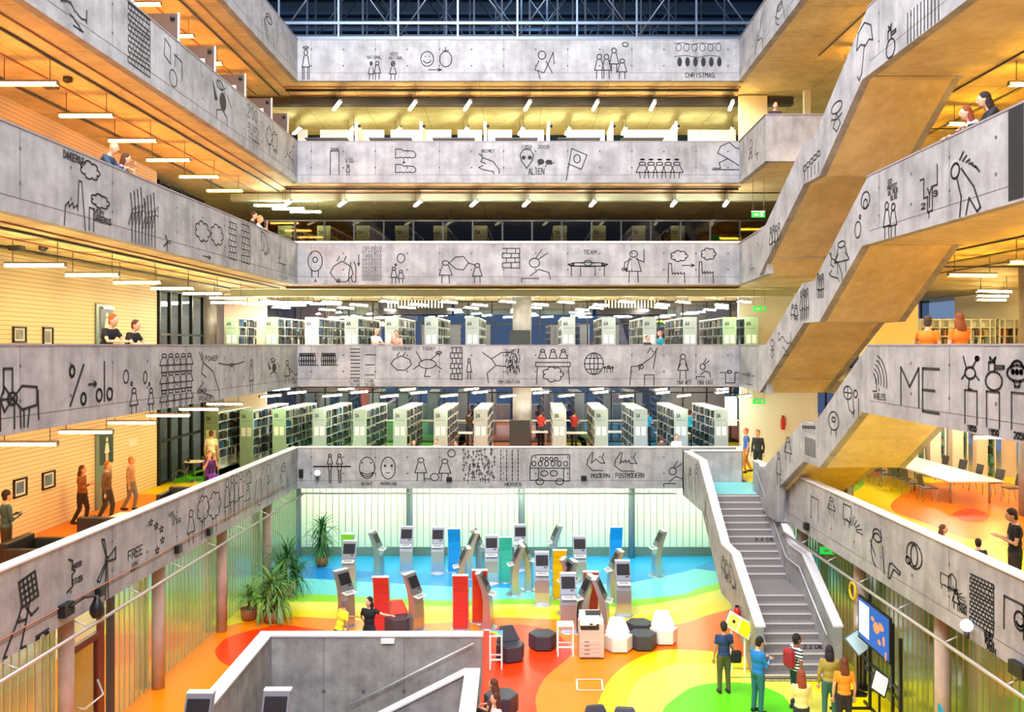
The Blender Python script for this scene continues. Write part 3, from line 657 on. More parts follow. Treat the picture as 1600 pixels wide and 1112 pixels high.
# office lamp off: one unlit lamp behind the glass
# ================================================================== pipes and rods
def rod(name, pts, r, m, label, cat='pipe'):
    a = MB(); a.tube(pts, r, 8); return tag(a.obj(name, m), label, cat)
def brackets(parent, pts, d, r=.015, m=M_PIPE):
    for p in pts: a = MB(); a.tube([p, Vector(p) + Vector(d)], r, 6); a.tube([Vector(p) - Vector((0, .25, .0)), Vector(p) + Vector((0, .25, .0))], r * .8, 6); a.obj('bracket', m, parent)
o = rod('sprinkler_pipe', [(XL(9) + .3, 9, 3.2), (XL(31.4) + .3, 31.4, 3.2)], .035, M_PIPE, 'long pale pipe running under the west parapet of the third level')
brackets(o, [(XL(y) + .3, y, 3.2) for y in (10, 12.2, 14.4, 16.6, 18.8, 21, 23.2, 25.4, 27.6, 29.8)], (-.3, 0, .12))
o = rod('sprinkler_pipe', [(XB0 + .2, 31.5, 3.22), (6.0, 31.5, 3.22)], .03, M_PIPE, 'long pale pipe running under the north parapet of the third level')
brackets(o, [(x, 31.5, 3.22) for x in range(-7, 6, 2)], (0, .3, .1))
o = rod('sprinkler_pipe', [(8.0, 9, 3.1), (8.0, 25.8, 3.1)], .035, M_PIPE, 'long pale pipe running under the east parapet of the third level')
brackets(o, [(8.0, y, 3.1) for y in (10, 12, 14, 16, 18, 20, 22, 24)], (.25, 0, .12))
rod('wall_cable', [(XL(9) + .02, 9, 3.72), (XL(30) + .02, 30, 3.72)], .012, M_COPPER, 'thin copper coloured cable along the west parapet', 'cable')
for i in (1, 2, 3, 4):
    c = LV[i] - .4
    for k, (dx, r) in enumerate(((.55, .018), (1.0, .03), (1.9, .02), (2.9, .035))):
        yy = [9, 14, 19, 24, 29, 33.5]
        rod('conduit', [(XL(y) - .2 - dx, y, c - r - .002) for y in yy], r, M_DARK if k % 2 else M_COPPER,
            f'{ORD[k]} conduit from the parapet under the {LN[i]} level west slab', 'conduit')
    for k, (dy, r) in enumerate(((.5, .02), (.85, .045), (1.6, .02))):
        rod('conduit', [(-8.6, YB + .2 + dy, c - r - .002), (8.6, YB + .2 + dy, c - r - .002)], r, M_DARK if k == 1 else M_COPPER,
            f'{ORD[k]} conduit from the parapet under the {LN[i]} level north slab', 'conduit')
    for k, (dx, r) in enumerate(((10.5, .02), (11.9, .03), (13.3, .02))):
        rod('conduit', [(dx, 9, c - r - .002), (dx - .2, 29, c - r - .002)], r, M_DARK, f'{ORD[k]} conduit from the stairs under the {LN[i]} level east slab', 'conduit')
    for k, y in enumerate((15.6, 23.5)):
        rod('conduit', [(10.2, y, c - .1), (14, y, c - .1)], .02, M_DARK, f'{ORD[k]} cross conduit from the camera end, under the {LN[i]} level east slab'.replace('camera end', 'south end'), 'conduit')
for k, (i, y, w_) in enumerate(((4, 34.0, .3), (3, 34.0, .25), (2, 34.0, .25))):
    a = MB(); c = LV[i] - .4
    a.box(-11, 11, y - w_ / 2 - .1, y + w_ / 2, c - .32, c - .05)
    tag(a.obj('cable_tray', M_DARK if i == 4 else mat('pale_tray', '#b8c4b0', .5)), ('dark' if i == 4 else 'pale green') + f' cable tray under the {LN[i]} level north slab', 'cable tray')
# smoke detectors and boxes
for k, (px, py, i) in enumerate(((80, 135, 4), (106, 125, 4), (26, 388, 2), (68, 388, 2))):
    c = LV[3] - .4 if i == 4 else LV[2] - .4
    Y = (c - .06 - CH) * F / (CY - py) if i == 4 else (c - .06 - CH) * F / (CY - py)
    a = MB(); a.box(-.14, .14, -.1, .1, -.05, .06) if k % 2 == 0 else a.lathe([(.04, -.07), (.1, -.03), (.1, .06)], 14)
    tag(a.obj('ceiling_box' if k % 2 == 0 else 'smoke_detector', M_DARK, loc=((px - CX) / F * Y, Y, c - .06)), ('small dark junction box' if k % 2 == 0 else 'round dark smoke detector') + f' on the {"orange lit" if i == 4 else "yellow lit"} west ceiling', 'detector')
# ================================================================== bookcases and books
M_SHELF = mat('shelf_white', '#e9ece8', .5); M_END = mat('shelf_end_grey', '#a4a9b2', .5); M_ENDG = mat('shelf_end_green', '#9ab49a', .5)
BK = [mat('book_' + n, c, .6) for n, c in dict(black='#17191c', grey='#3c4248', navy='#1b2a44', brown='#4a3024', green='#1f3d34', white='#c8c8c0', red='#a02820', blue='#2b6aa8', tan='#b08a50').items()]
def book_mesh(t, h, m):
    a = MB(); a.box(0, .15, 0, t, 0, h); return a.mesh('book', m)
BI = [0, 1, 2, 0, 4, 1, 3, 0, 1, 5, 2, 0, 1, 7]
BOOKS = [book_mesh(.035 + .012 * (k % 4), .20 + .02 * (k % 5), BK[BI[k]]) for k in range(14)]
BN = ['black', 'grey', 'navy', 'brown', 'green', 'white', 'red', 'blue', 'tan']
SHW, SHL, SHH = .56, 4.3, 2.25
def case_meshes():
    b = MB(); b.box(-.27, .27, 0.04, SHL, 0, .08); b.box(-.02, .02, .04, SHL, .08, 2.2)
    top = MB(); top.box(-.28, .28, .02, SHL + .02, 2.2, 2.25)
    sh = MB(); sh.box(-.27, .27, .04, SHL, 0, .025)
    up = MB(); up.box(-.27, .27, 0, .03, 0, 2.2)
    en = MB(); en.box(-.28, .28, 0, .04, 0, 2.27)
    return b, top, sh, up, en
b_, top_, sh_, up_, en_ = case_meshes()
CM = dict(plinth=b_.mesh('plinth', M_SHELF), top=top_.mesh('top', M_WHITE), shelf=sh_.mesh('shelf', M_SHELF), upright=up_.mesh('upright', M_SHELF))
EN = {k: en_.mesh('end_panel', m) for k, m in dict(g=M_END, e=M_ENDG).items()}
pm = MB(); pm.box(-.2, -.03, -.012, -.002, 1.2, 1.55); PAPER = pm.mesh('paper', M_WHITE)
pm = MB(); pm.box(.03, .2, -.012, -.002, 1.2, 1.55); PAPER2 = pm.mesh('paper', M_WHITE)
def child(name, me, par, loc=(0, 0, 0), rz=0):
    o = bpy.data.objects.new(name, me); COL.objects.link(o); o.parent = par; o.location = loc; o.rotation_euler = (0, 0, rz); return o
nbook = [0]; stuffb = {}
def bookcase(px, lv, green, label, indiv=0, Y=35.2, txt=None):
    z = LV[lv]; x = (px - CX) / F * Y; rz = -math.atan(.03 - x * .004)
    r = thing('bookcase', label, 'bookcase', (x, Y, z), rz, None)
    child('plinth', CM['plinth'], r); child('top', CM['top'], r); child('end_panel', EN['e' if green else 'g'], r)
    for zz in (.42, .78, 1.14, 1.5, 1.86): child('shelf', CM['shelf'], r, (0, 0, zz))
    for yy in (.9, 1.8, 2.7, 3.6, 4.27): child('upright', CM['upright'], r, (0, yy, 0))
    child('paper', PAPER, r); child('paper', PAPER2, r)
    side = 1 if x < 1 else -1
    mw = Matrix.Translation((x, Y, z)) @ Matrix.Rotation(rz, 4, 'Z')
    for row, zz in enumerate((.445, .805, 1.165, 1.525, 1.885)):
        y = .08; rnd = random.Random(px * 7 + row + lv)
        while y < SHL - .12:
            if rnd.random() < .08: y += rnd.uniform(.05, .3); continue
            if y % .9 < .07: y += .05
            k = rnd.randrange(14); t = .035 + .012 * (k % 4)
            loc = (side * .27 - (.15 if side > 0 else 0), y, zz)
            if nbook[0] < 300 and indiv and row >= 1 and y < indiv:
                o = bpy.data.objects.new('book', BOOKS[k]); COL.objects.link(o)
                p = mw @ Vector(loc); o.location = p; o.rotation_euler = (0, 0, rz)
                tag(o, f'{BN[BI[k]]} book, {ORD[row]} shelf up, {LC}', 'book', 'books in ' + LC + f', {BN[BI[k]]}, {ORD[row]} shelf'); nbook[0] += 1
            else:
                stuffb.setdefault(lv, MB()); q = stuffb[lv]; q.mi = BI[k]; h = .2 + .02 * (k % 5)
                o_ = len(q.v); q.box(loc[0], loc[0] + .15, y, y + t, zz, zz + h)
                for n in range(o_, o_ + 8): q.v[n] = tuple(mw @ Vector(q.v[n]))
            y += t + .004
    return r
P3A = [436, 499, 562, 625, 688.5, 751, 874, 939.5, 1001, 1064, 1127]
P4A = [362, 424, 487, 549, 612, 674, 738, 888, 951, 1015, 1078, 1140, 1174]
P5A = [445, 506, 567, 628, 688, 751, 875, 936, 998, 1059]
for k, px in enumerate(P3A):
    LC = f'{ORD[k]} third level bookcase from the west'
    bookcase(px, 0, px < 450, f'white bookcase with grey 3A end panel, {ORD[k]} from the west on the third level', .62 if k in (1, 2, 3, 4) or k > 7 else .3)
for k, px in enumerate([330, 385]):
    LC = f'corner bookcase {ORD[k]}'
    bookcase(px, 0, True, f'tall bookcase with pale green end panel in the third level west corner, {ORD[k]} one', 0, 33.8 + k)
for k, px in enumerate(P4A):
    LC = f'{ORD[k]} fourth level bookcase from the west'
    bookcase(px, 1, px < 430 or px > 1135, f'white bookcase with grey 4A end panel, {ORD[k]} from the west on the fourth level', 0)
for k, px in enumerate(P5A):
    LC = 'x'
    bookcase(px, 2, True, f'dim bookcase with 5A end panel behind glass, {ORD[k]} from the west on the fifth level', 0, 35.4)
def wide_shelf(x, y, z, w, rz, label, lv, hh=2.2, n=4, ms=None, rows=(.1, .45, .8, 1.15, 1.5, 1.85)):
    r = thing('bookshelf', label, 'bookshelf', (x, y, z), rz)
    a = MB(); a.box(-w / 2, w / 2, .3, .32, 0, hh); a.obj('back_panel', ms or M_SHELF, r)
    a = MB()
    for s in rows + (hh - .03,): a.box(-w / 2, w / 2, 0, .32, s - .03, s)
    a.obj('shelf_board', ms or M_SHELF, r)
    for k in range(n + 1): a = MB(); xx = -w / 2 + w * k / n; a.box(xx - .025, xx + .025, -.02, .32, 0, hh); a.obj('upright', M_SHELF, r)
    mw = Matrix.Translation((x, y, z)) @ Matrix.Rotation(rz, 4, 'Z'); rnd = random.Random(int(x * 10))
    q = stuffb.setdefault(lv, MB())
    for s in rows[:-1] if len(rows) > 2 else rows:
        xx = -w / 2 + .05
        while xx < w / 2 - .08:
            if rnd.random() < .12: xx += rnd.uniform(.1, .35); continue
            t = rnd.uniform(.03, .06); h = rnd.uniform(.2, .29); q.mi = rnd.choice([0, 1, 1, 3, 5, 8, 8, 6, 4]); o_ = len(q.v)
            q.box(xx, xx + t, .06, .25, s, s + h)
            for m_ in range(o_, o_ + 8): q.v[m_] = tuple(mw @ Vector(q.v[m_]))
            xx += t + .003
for k, px in enumerate((1468, 1532, 1585)):
    p = at(px, 540, 35); wide_shelf(p.x, 35, LV[1], 1.55, 0, f'wide open bookshelf on the fourth level east side, {ORD[k]} from the stairs', 'E')
for k, px in enumerate((1410, 1445, 1479, 1514, 1558)):
    p = at(px, 540, 31.6); wide_shelf(p.x, 32.3, LV[0], .62, 0, f'narrow teal bookshelf in the third level east wall, {ORD[k]} from the stairs', 'T', 2.2, 1, mat('teal_shelf', '#1fa890', .4))
M_TEAL = mat('teal_shelf', '#1fa890', .4)
pc = MB()
for k, px in enumerate((1395, 1427, 1462, 1497, 1535, 1580)): x = at(px, 540, 31.9).x; pc.box(x - .2, x + .2, 31.9, 32.2, LV[0], LV[0] + 3.35)
struct(pc.obj('wall_right', mat('peach_pier', '#e8d4c0', .6)))
for lv, q in stuffb.items():
    nm = {0: 'third level', 1: 'fourth level', 2: 'fifth level', 'E': 'fourth level east', 'T': 'third level east'}[lv]
    o = q.obj('shelved_books', BK); tag(o, f'rows of further books filling the {nm} bookcases', 'books', kind='stuff')
# ================================================================== sixth level carrels
M_TAUPE = mat('taupe_board', '#4c4441', .6); M_PART = mat('partition_white', '#e8e2da', .5)
z = LV[3]
for k, (px, py) in enumerate(((281, 20), (337, 72), (384, 115), (425, 152), (455, 181), (208, -46))):
    # panel across the west gallery edge, just behind the parapet
    Y = [22.1, 24.56, 27.06, 29.7, 31.6, 19.6][k]; x1 = XL(Y) - .28
    r = thing('desk_partition', f'taupe desk partition standing behind the sixth level west parapet, {ORD[(k + 1) % 6]} from the south', 'partition', (x1, Y, z))
    a = MB(); a.box(-1.5, -.06, 0, .05, 0, 2.1); a.obj('board', M_TAUPE, r)
    a = MB(); a.box(-.045, 0, -.01, .06, 0, 2.12); a.obj('edge_strip', mat('edge_grey', '#b8b4b0', .6), r)
    a = MB(); a.ball((-.16, -.05, 1.96), .06); a.obj('lamp_knob', M_BLACK, r)
    if k in (1, 2, 3): a = MB(); a.box(-1.2, -.3, -.03, -.01, .9, 1.75); a.obj('notice_board', M_WHITE, r)
for k, px in enumerate((557, 658, 758, 857, 956, 1056)):
    x = at(px, 540, 32.3).x
    r = thing('desk_partition', f'white desk partition edge-on behind the sixth level north parapet, {ORD[k]} from the west', 'partition', (x, 32.25, z))
    a = MB(); a.box(-.05, .05, 0, .05, 0, 1.98); a.obj('edge_strip', M_WHITE, r)
    a = MB(); a.box(-.03, .03, .05, 1.5, 0, 1.95); a.obj('board', M_PART, r)
    a = MB(); a.ball((.1, .1, 1.82), .06); a.obj('lamp_knob', M_BLACK, r)
    a = MB(); a.box(-2.0, -.4, .3, 1.0, 1.4, 1.44); a.obj('shelf_board', M_DARK, r)
for k, (a0, a1) in enumerate(((465, 480), (500, 552), (563, 600), (610, 655), (663, 705), (715, 753), (762, 800), (812, 850), (885, 945), (975, 1050), (1075, 1150))):
    x0, x1 = at(a0, 0, 35).x, at(a1, 0, 35).x
    m = MB(); m.box(x0, x1, 35, 35.08, z, z + 2.35); tag(m.obj('screen_wall', M_WHITE, bevel=.01), f'white office screen behind the sixth level desks, {ORD[k]} from the west', 'screen')
m = MB(); m.box(8.8, 9.9, 33.5, 33.6, z, z + 3.3); struct(m.obj('wall_back', M_YWALL))
m = MB(); x = at(1262, 0, 33).x; m.box(x - .12, x + .12, 33, 33.2, z, z + 3.35); struct(m.obj('concrete_column', M_WHITE))
# black banner with white bars hung in front of the fourth level facade
for k, (a0, a1) in enumerate(((591, 706), (931, 1043))):
    Y = 42.6; p0, p1 = at(a0, 467, Y), at(a1, 491, Y)
    r = thing('hanging_banner', ['black banner with white upright bars, west of the central column', 'black banner with white upright bars, east of the central column'][k], 'banner', ((p0.x + p1.x) / 2, Y, p1.z))
    w2_ = (p1.x - p0.x) / 2; hh = p0.z - p1.z
    a = MB(); a.box(-w2_, w2_, 0, .03, 0, hh); a.obj('cloth', M_BLACK, r)
    a = MB(); n = 17; rnd = random.Random(k)
    for j in range(n): xx = -w2_ * .75 + j * w2_ * 1.55 / n; a.box(xx, xx + w2_ * .045, -.012, 0, hh * .42, hh * .95)
    a.obj('bar_pattern', M_WHITE, r)
for k, (x0, x1, zz) in enumerate(((.1, .95, LV[1]), (.1, .95, LV[0]))):
    m = MB(); m.box(-.43, .43, 0, .06, 0, 1.75); tag(m.obj('display_board', M_DARK, loc=(at(812, 540, 36).x, 36, zz), bevel=.01), f'black display board before the central column on the {LN[1 - k]} level', 'board')
# ================================================================== self-service kiosks on the hall floor
M_BRUSH = mat('brushed_steel', '#c8ccd4', .32, .85)
M_BEZEL = mat('kiosk_bezel', '#70737c', .4, .3)
M_SCREEN = mat('kiosk_screen', '#242126', .5, spec=.15)
M_KEYS = mat('keyboard_grey', '#8a8c90', .5)
KC = dict(blue=mat('back_reflect_blue', '#1296e0', .25), red=mat('back_reflect_red', '#e2401c', .25), crimson=mat('back_reflect_crimson', '#c83434', .25), yellow=mat('back_reflect_yellow', '#fdc414', .25),  # floor reflections in the steel backs, put in as panel colours
          lime=mat('back_reflect_lime', '#9ae020', .25), teal=mat('back_reflect_teal', '#3cb8a0', .25), brick=mat('back_reflect_brick', '#c4573c', .25), steel=M_BRUSH)
cen = [(0, 0, .12), (-.015, .4, .115), (-.005, .8, .10), (.06, 1.15, .085), (.16, 1.4, .075), (.27, 1.64, .06)]
prof = [(c - t, z) for c, z, t in cen] + [(c + t, z) for c, z, t in reversed(cen)]
def km(fn): m = MB(); fn(m); return m
body = MB(); body.slabx(prof, -.235, .235); KB = body.mesh('body', M_BRUSH)
back = MB()
for k in range(5):
    (c0, z0, t0), (c1, z1, t1) = cen[k], cen[k + 1]
    back.slabx([(c0 + t0, z0), (c0 + t0 + .012, z0), (c1 + t1 + .012, z1 - .006), (c1 + t1, z1 - .006)], -.22, .22)
def front_box(m, x0, x1, u0, u1, d0, d1):       # on the sloping upper front, u along it, d outwards
    a = Vector((.0, .06 - .085, 1.15)); b = Vector((.0, .27 - .06, 1.64)); v = (b - a).normalized(); n = Vector((0, -v.z, v.y))
    if n.y > 0: n = -n
    P = [a + v * u + n * d for u, d in ((u0, d0), (u1, d0), (u1, d1), (u0, d1))]
    m.slabx([(p.y, p.z) for p in P], x0, x1)
bez = MB(); front_box(bez, -.235, .235, -.06, .535, -.01, .02); KBZ = bez.mesh('bezel', M_BEZEL)
scr = MB(); front_box(scr, -.2, .2, .1, .45, .018, .026); KSC = scr.mesh('screen', M_SCREEN)
slot = MB(); front_box(slot, .06, .16, .03, .075, .018, .028); KSL = slot.mesh('card_slot', M_BLACK)
kb_ = MB(); kb_.slabx([(-.05, 1.03), (-.05, 1.06), (-.24, 1.02), (-.24, .99)], -.2, .2); KT = kb_.mesh('keyboard_tray', M_WHITE)
ky = MB()
for i in range(4):
    for j in range(9): y0 = -.21 + i * .035; z_ = 1.02 + (y0 + .24) * .21; ky.box(-.15 + j * .033, -.124 + j * .033, y0, y0 + .026, z_, z_ + .008)
KK = ky.mesh('key_pattern', M_KEYS)
cap_ = MB(); cap_.box(-.24, .24, .2, .34, 1.635, 1.66); KCAP = cap_.mesh('cap', M_WHITE)
bs_ = MB(); bs_.lathe([(.3, 0), (.3, .015), (.27, .022)], 28); KBASE = bs_.mesh('base_plate', M_BRUSH)
kiosks = [  # px, base y, facing (deg, 0 = towards the camera), reflected back colour, label
 (545, 906, 180, 'lime', 'kiosk seen from behind with lime green reflecting back, beside the rearmost palm'),
 (545, 926, 0, 'steel', 'kiosk facing out with dark screen, in front of the lime backed kiosk'),
 (541, 982, 50, 'brick', 'brown kiosk turned half sideways just behind the man in the yellow vest'),
 (597, 988, 180, 'crimson', 'kiosk with dark crimson reflecting back behind the woman in black'),
 (650, 988, 60, 'steel', 'slim sideways kiosk with grey screen, alone behind the stair well wall'),
 (720, 985, 180, 'crimson', 'kiosk with red reflecting back and white cap, short one close to the stair well wall'),
 (750, 975, 180, 'red', 'tall orange red backed kiosk behind the red backed ones'),
 (762, 984, 80, 'brick', 'sideways red stemmed kiosk leaning before the orange red backed kiosk'),
 (592, 905, 80, 'steel', 'sideways kiosk standing alone on the blue floor west of the twin screens'),
 (635, 898, 0, 'steel', 'kiosk with dark screen on the blue floor, before the first wall column'),
 (684, 899, 0, 'steel', 'kiosk with dark screen beside the blue backed kiosk on the blue floor'),
 (710, 896, 180, 'blue', 'kiosk with bright blue reflecting back beside the twin screens'),
 (733, 906, -80, 'steel', 'sideways kiosk forming the west half of the rear leaning pair'),
 (750, 900, 80, 'steel', 'sideways kiosk forming the east half of the rear leaning pair'),
 (719, 936, -80, 'yellow', 'sideways golden kiosk above the short red backed one'),
 (768, 915, 0, 'steel', 'kiosk with dark screen beside the teal backed kiosk'),
 (790, 912, 180, 'teal', 'kiosk with teal green reflecting back in the middle of the hall'),
 (813, 894, 0, 'steel', 'rear kiosk with dark screen behind the front leaning pair'),
 (804, 932, -80, 'lime', 'sideways kiosk forming the west half of the arch shaped pair'),
 (826, 925, 80, 'lime', 'sideways kiosk forming the east half of the arch shaped pair'),
 (864, 893, -80, 'teal', 'sideways kiosk behind the yellow backed kiosk'),
 (847, 948, 0, 'steel', 'kiosk with dark screen over a golden reflection, beside the yellow back'),
 (874, 937, 180, 'yellow', 'kiosk with yellow reflecting back in the middle of the hall'),
 (906, 917, 0, 'steel', 'kiosk with dark screen standing west of the blue backed one by the wall'),
 (884, 962, -75, 'brick', 'sideways kiosk mostly hidden behind the screen kiosk by the copier, west half'),
 (893, 958, 75, 'brick', 'sideways kiosk mostly hidden behind the screen kiosk by the copier, east half'),
 (888, 990, 0, 'steel', 'large kiosk with dark screen right behind the white stool and copier'),
 (922, 978, 180, 'brick', 'kiosk with brick red reflecting back behind the copier'),
 (911, 992, -75, 'brick', 'sideways kiosk next to the copier, its keyboard towards the stool'),
 (944, 996, 75, 'brick', 'sideways kiosk arching over the copier on the armchair side'),
 (962, 893, 180, 'blue', 'kiosk with bright blue reflecting back beside the wall column'),
 (957, 942, -80, 'lime', 'sideways green stemmed kiosk before the blue backed one'),
 (974, 965, 0, 'steel', 'kiosk with dark screen on the yellow floor behind the armchairs'),
 (1026, 903, -80, 'steel', 'sideways kiosk standing alone on the blue floor near the stairs'),
]
for px, by, ang, bc, lab in kiosks:
    p = onz(px, by - 4, GZ)
    r = thing('library_kiosk', lab, 'kiosk', (p.x, p.y, GZ), math.radians(ang))
    child('body', KB, r); bz = child('bezel', KBZ, r); child('screen', KSC, bz); child('card_slot', KSL, bz)
    kt = child('keyboard_tray', KT, r); child('key_pattern', KK, kt); child('cap', KCAP, r); child('base_plate', KBASE, r)
    bm_ = bpy.data.objects.new('back_panel', back.mesh('back_panel', KC[bc])); COL.objects.link(bm_); bm_.parent = r
for px, lab, hh in ((306, 'kiosk top at the south west end of the stair well wall', 1.8), (428, 'kiosk top before the stair well opening', 1.85)):
    Y = 16.3; x = (px - CX) / F * Y
    r = thing('library_kiosk', lab, 'kiosk', (x, Y, GZ), 0)
    r.scale = (1.08, 1.08, 1.07 if px == 306 else 1.1)
    child('body', KB, r); bz = child('bezel', KBZ, r); child('screen', KSC, bz); child('card_slot', KSL, bz)
    kt = child('keyboard_tray', KT, r); child('key_pattern', KK, kt); child('cap', KCAP, r); child('base_plate', KBASE, r)
# ================================================================== seats
M_VINYL = mat('dark_vinyl', '#3b3c48', .45); M_WV = mat('white_vinyl', '#efeae2', .5); M_RV = mat('red_vinyl', '#e8401c', .45)
def hexpts(r, ph=0): return [(r * math.cos(math.pi / 3 * k + ph), r * math.sin(math.pi / 3 * k + ph)) for k in range(6)]
def pouf(px, py, m, lab, backm=None, rz=0, r=.40, h=.43):
    p = onz(px, py, GZ); t = thing('armchair' if backm else 'pouf', lab, 'armchair' if backm else 'pouf', (p.x, p.y, GZ), rz)
    a = MB(); a.prism(hexpts(r), .04, h); a.obj('seat', m, t, bevel=.02)
    a = MB(); a.prism(hexpts(r * .85), 0, .04); a.obj('base', M_BLACK, t)
    if backm:
        a = MB(); v = [(-.36, .14, h), (.36, .14, h), (.2, .34, h), (-.2, .34, h), (-.2, .30, h + .38), (.2, .30, h + .38), (.16, .38, h + .38), (-.16, .38, h + .38)]
        a.add(v, [(0, 3, 2, 1), (4, 5, 6, 7), (0, 1, 5, 4), (1, 2, 6, 5), (2, 3, 7, 6), (3, 0, 4, 7)]); a.obj('backrest', backm, t, bevel=.02)
    return t
pouf(1004, 1012, M_VINYL, 'dark grey hexagonal pouf between the two white armchairs')
pouf(999, 994, M_VINYL, 'dark grey hexagonal pouf tucked behind the other one')
pouf(966, 1015, M_WV, 'white hexagonal armchair next to the copier', M_WV)
pouf(1037, 1003, M_WV, 'white hexagonal armchair at the stairs end of the seat group', M_WV)
pouf(848, 1012, M_VINYL, 'dark hexagonal pouf alone on the red floor beside the white stool')
pouf(797, 1030, M_VINYL, 'dark hexagonal armchair behind the stool with the rainbow leaflet', M_VINYL, .35)
pouf(622, 985, M_VINYL, 'dark seat with bright red back by the crimson kiosk', M_RV, .3)
pouf(936, 1172, M_VINYL, 'dark armchair cut by the picture edge, the one nearer the stool', M_VINYL, .2)
pouf(977, 1176, M_VINYL, 'dark armchair cut by the picture edge, the one nearer the stairs', M_VINYL, -.1)
pouf(783, 1112, M_VINYL, 'dark pouf beside the two seated people at the stair well corner')
def stool(px, py, lab, h=.85, w=.45):
    p = onz(px, py, GZ); t = thing('white_stool', lab, 'stool', (p.x, p.y, GZ))
    a = MB(); a.box(-w / 2, w / 2, -.2, .2, h - .04, h); a.obj('seat', M_WHITE, t)
    for sx in (-1, 1):
        for sy in (-1, 1): a = MB(); a.box(sx * (w / 2 - .02) - .02, sx * (w / 2 - .02) + .02, sy * .18 - .02, sy * .18 + .02, 0, h - .04); a.obj('leg', M_WHITE, t)
    for sy in (-1, 1): a = MB(); a.box(-w / 2 + .04, w / 2 - .04, sy * .18 - .012, sy * .18 + .012, .24, .28); a.obj('stretcher', M_WHITE, t)
    return p
stool(883, 1022, 'tall white stool between the dark pouf and the copier')
q = stool(775, 1042, 'tall white stool at the stair well corner, carrying a leaflet', .9, .34)
a = MB(); z = GZ + .9
a.mi = 0; a.box(q.x - .16, q.x + .16, q.y - .19, q.y + .19, z, z + .006)
for k, r_ in enumerate((.3, .23, .16, .1)):
    a.mi = 1 + k; a.add([(q.x - .16 + (r_ * math.cos(t * math.pi / 20)) * 1.0, q.y - .19 + r_ * 1.2 * math.sin(t * math.pi / 20), z + .008 + k * .001) for t in range(11)] + [(q.x - .16, q.y - .19, z + .008 + k * .001)], [tuple(range(12))])
tag(a.obj('leaflet', [FP['azure'], FP['teal'], FP['yellow'], FP['orange'], FP['red']]), 'rainbow coloured leaflet lying on the white stool', 'leaflet')
# ================================================================== copier
p = onz(923, 1024, GZ); t = thing('photocopier', 'beige office photocopier with four paper drawers', 'photocopier', (p.x, p.y, GZ), 0)
M_COP = mat('copier_pink', '#d8bfb2', .5); M_COPW = mat('copier_white', '#eeeef0', .4)
a = MB(); a.box(-.33, .33, -.3, .3, .05, .78); a.obj('body', M_COP, t, bevel=.012)
a = MB(); a.box(-.31, .31, -.28, .28, 0, .05); a.obj('base', M_DARK, t)
for k, z in enumerate((.08, .19, .3, .41)):
    a = MB(); a.box(-.32, .2, -.318, -.3, z, z + .1); d = a.obj('drawer', M_COP, t, bevel=.004); a = MB(); a.box(-.2, -.06, -.326, -.316, z + .07, z + .085); a.obj('handle', M_DARK, d)
a = MB(); a.box(-.29, .2, -.26, .2, .78, .9); a.obj('paper_tray', M_DARK, t)
a = MB(); a.box(.2, .33, -.3, .3, .78, .93); a.box(-.33, .33, .1, .3, .78, .93); a.obj('side_body', M_COP, t)
a = MB(); a.box(-.31, .32, -.26, .3, .93, 1.06); a.obj('scanner', M_COPW, t, bevel=.015)
a = MB(); a.slabx([(-.2, 1.06), (-.2, 1.1), (.0, 1.17), (.28, 1.17), (.28, 1.06)], -.3, .22); a.obj('feeder_lid', M_COPW, t, bevel=.01)
a = MB(); a.slabx([(-.12, 1.135), (-.12, 1.15), (.1, 1.2), (.1, 1.18)], -.15, .26); a.obj('feeder_tray', M_DARK, t)
a = MB(); a.box(-.32, .12, -.38, -.26, .93, 1.02); pn = a.obj('control_panel', M_COPW, t, bevel=.01)
a = MB(); a.box(-.06, .02, -.384, -.378, .95, .99); a.obj('display', M_SCREEN, pn)
# ================================================================== palms
M_LEAF = mat('palm_leaf', '#2f6a2c', .45, noise=.35, nscale=9); M_LEAF2 = mat('palm_leaf_light', '#6f9a4a', .45, noise=.35, nscale=9); M_TRUNK = mat('palm_trunk', '#8a5e3a', .8)
def palm(px, py, h, spread, lab, heads, n, m, seed, pot=True):
    p = onz(px, py, GZ); t = thing('potted_palm', lab, 'plant', (p.x, p.y, GZ)); rnd = random.Random(seed)
    a = MB(); a.lathe([(.2, 0), (.27, .36), (.24, .36), (.24, .33)], 18); a.obj('pot', mat('pot_clay', '#9a5a38', .6), t)
    fol = MB(); tr = MB()
    for hx, hy, hz in heads:
        hz *= h; tr.tube([(0, 0, .3), (hx * .4, hy * .4, hz * .6), (hx, hy, hz)], [.06, .045, .04], 8)
        for k in range(n):
            az = rnd.uniform(0, 2 * math.pi); el = math.radians(rnd.choice([75, 55, 35, 12, -15, -35, -55]) + rnd.uniform(-10, 10)); L = spread * rnd.uniform(.75, 1.1)
            d = Vector((math.cos(az), math.sin(az), 0)); pos = Vector((hx, hy, hz - .02 * rnd.random() * 5)); v = []; w_ = .028
            side = Vector((-d.y, d.x, 0)); e = el
            for s in range(8):
                ww = w_ * (1 - (s / 7) ** 2) + .002
                v += [pos - side * ww, pos + side * ww]
                pos = pos + (d * math.cos(e) + Vector((0, 0, 1)) * math.sin(e)) * (L / 7)
                if pos.z < .06: pos.z = .06
                e = max(e - .11 - .3 * (s / 7) * (1 if el > -.2 else .3), -1.45)
            fol.add(v, [(2 * i, 2 * i + 1, 2 * i + 3, 2 * i + 2) for i in range(7)], True)
    tr.obj('trunk', M_TRUNK, t); fol.obj('foliage', m, t)
palm(503, 884, 1.5, .95, 'tall dark green palm in the north west corner of the hall', [(0, 0, 1), (.05, .05, .72), (-.05, 0, .5)], 60, M_LEAF, 1)
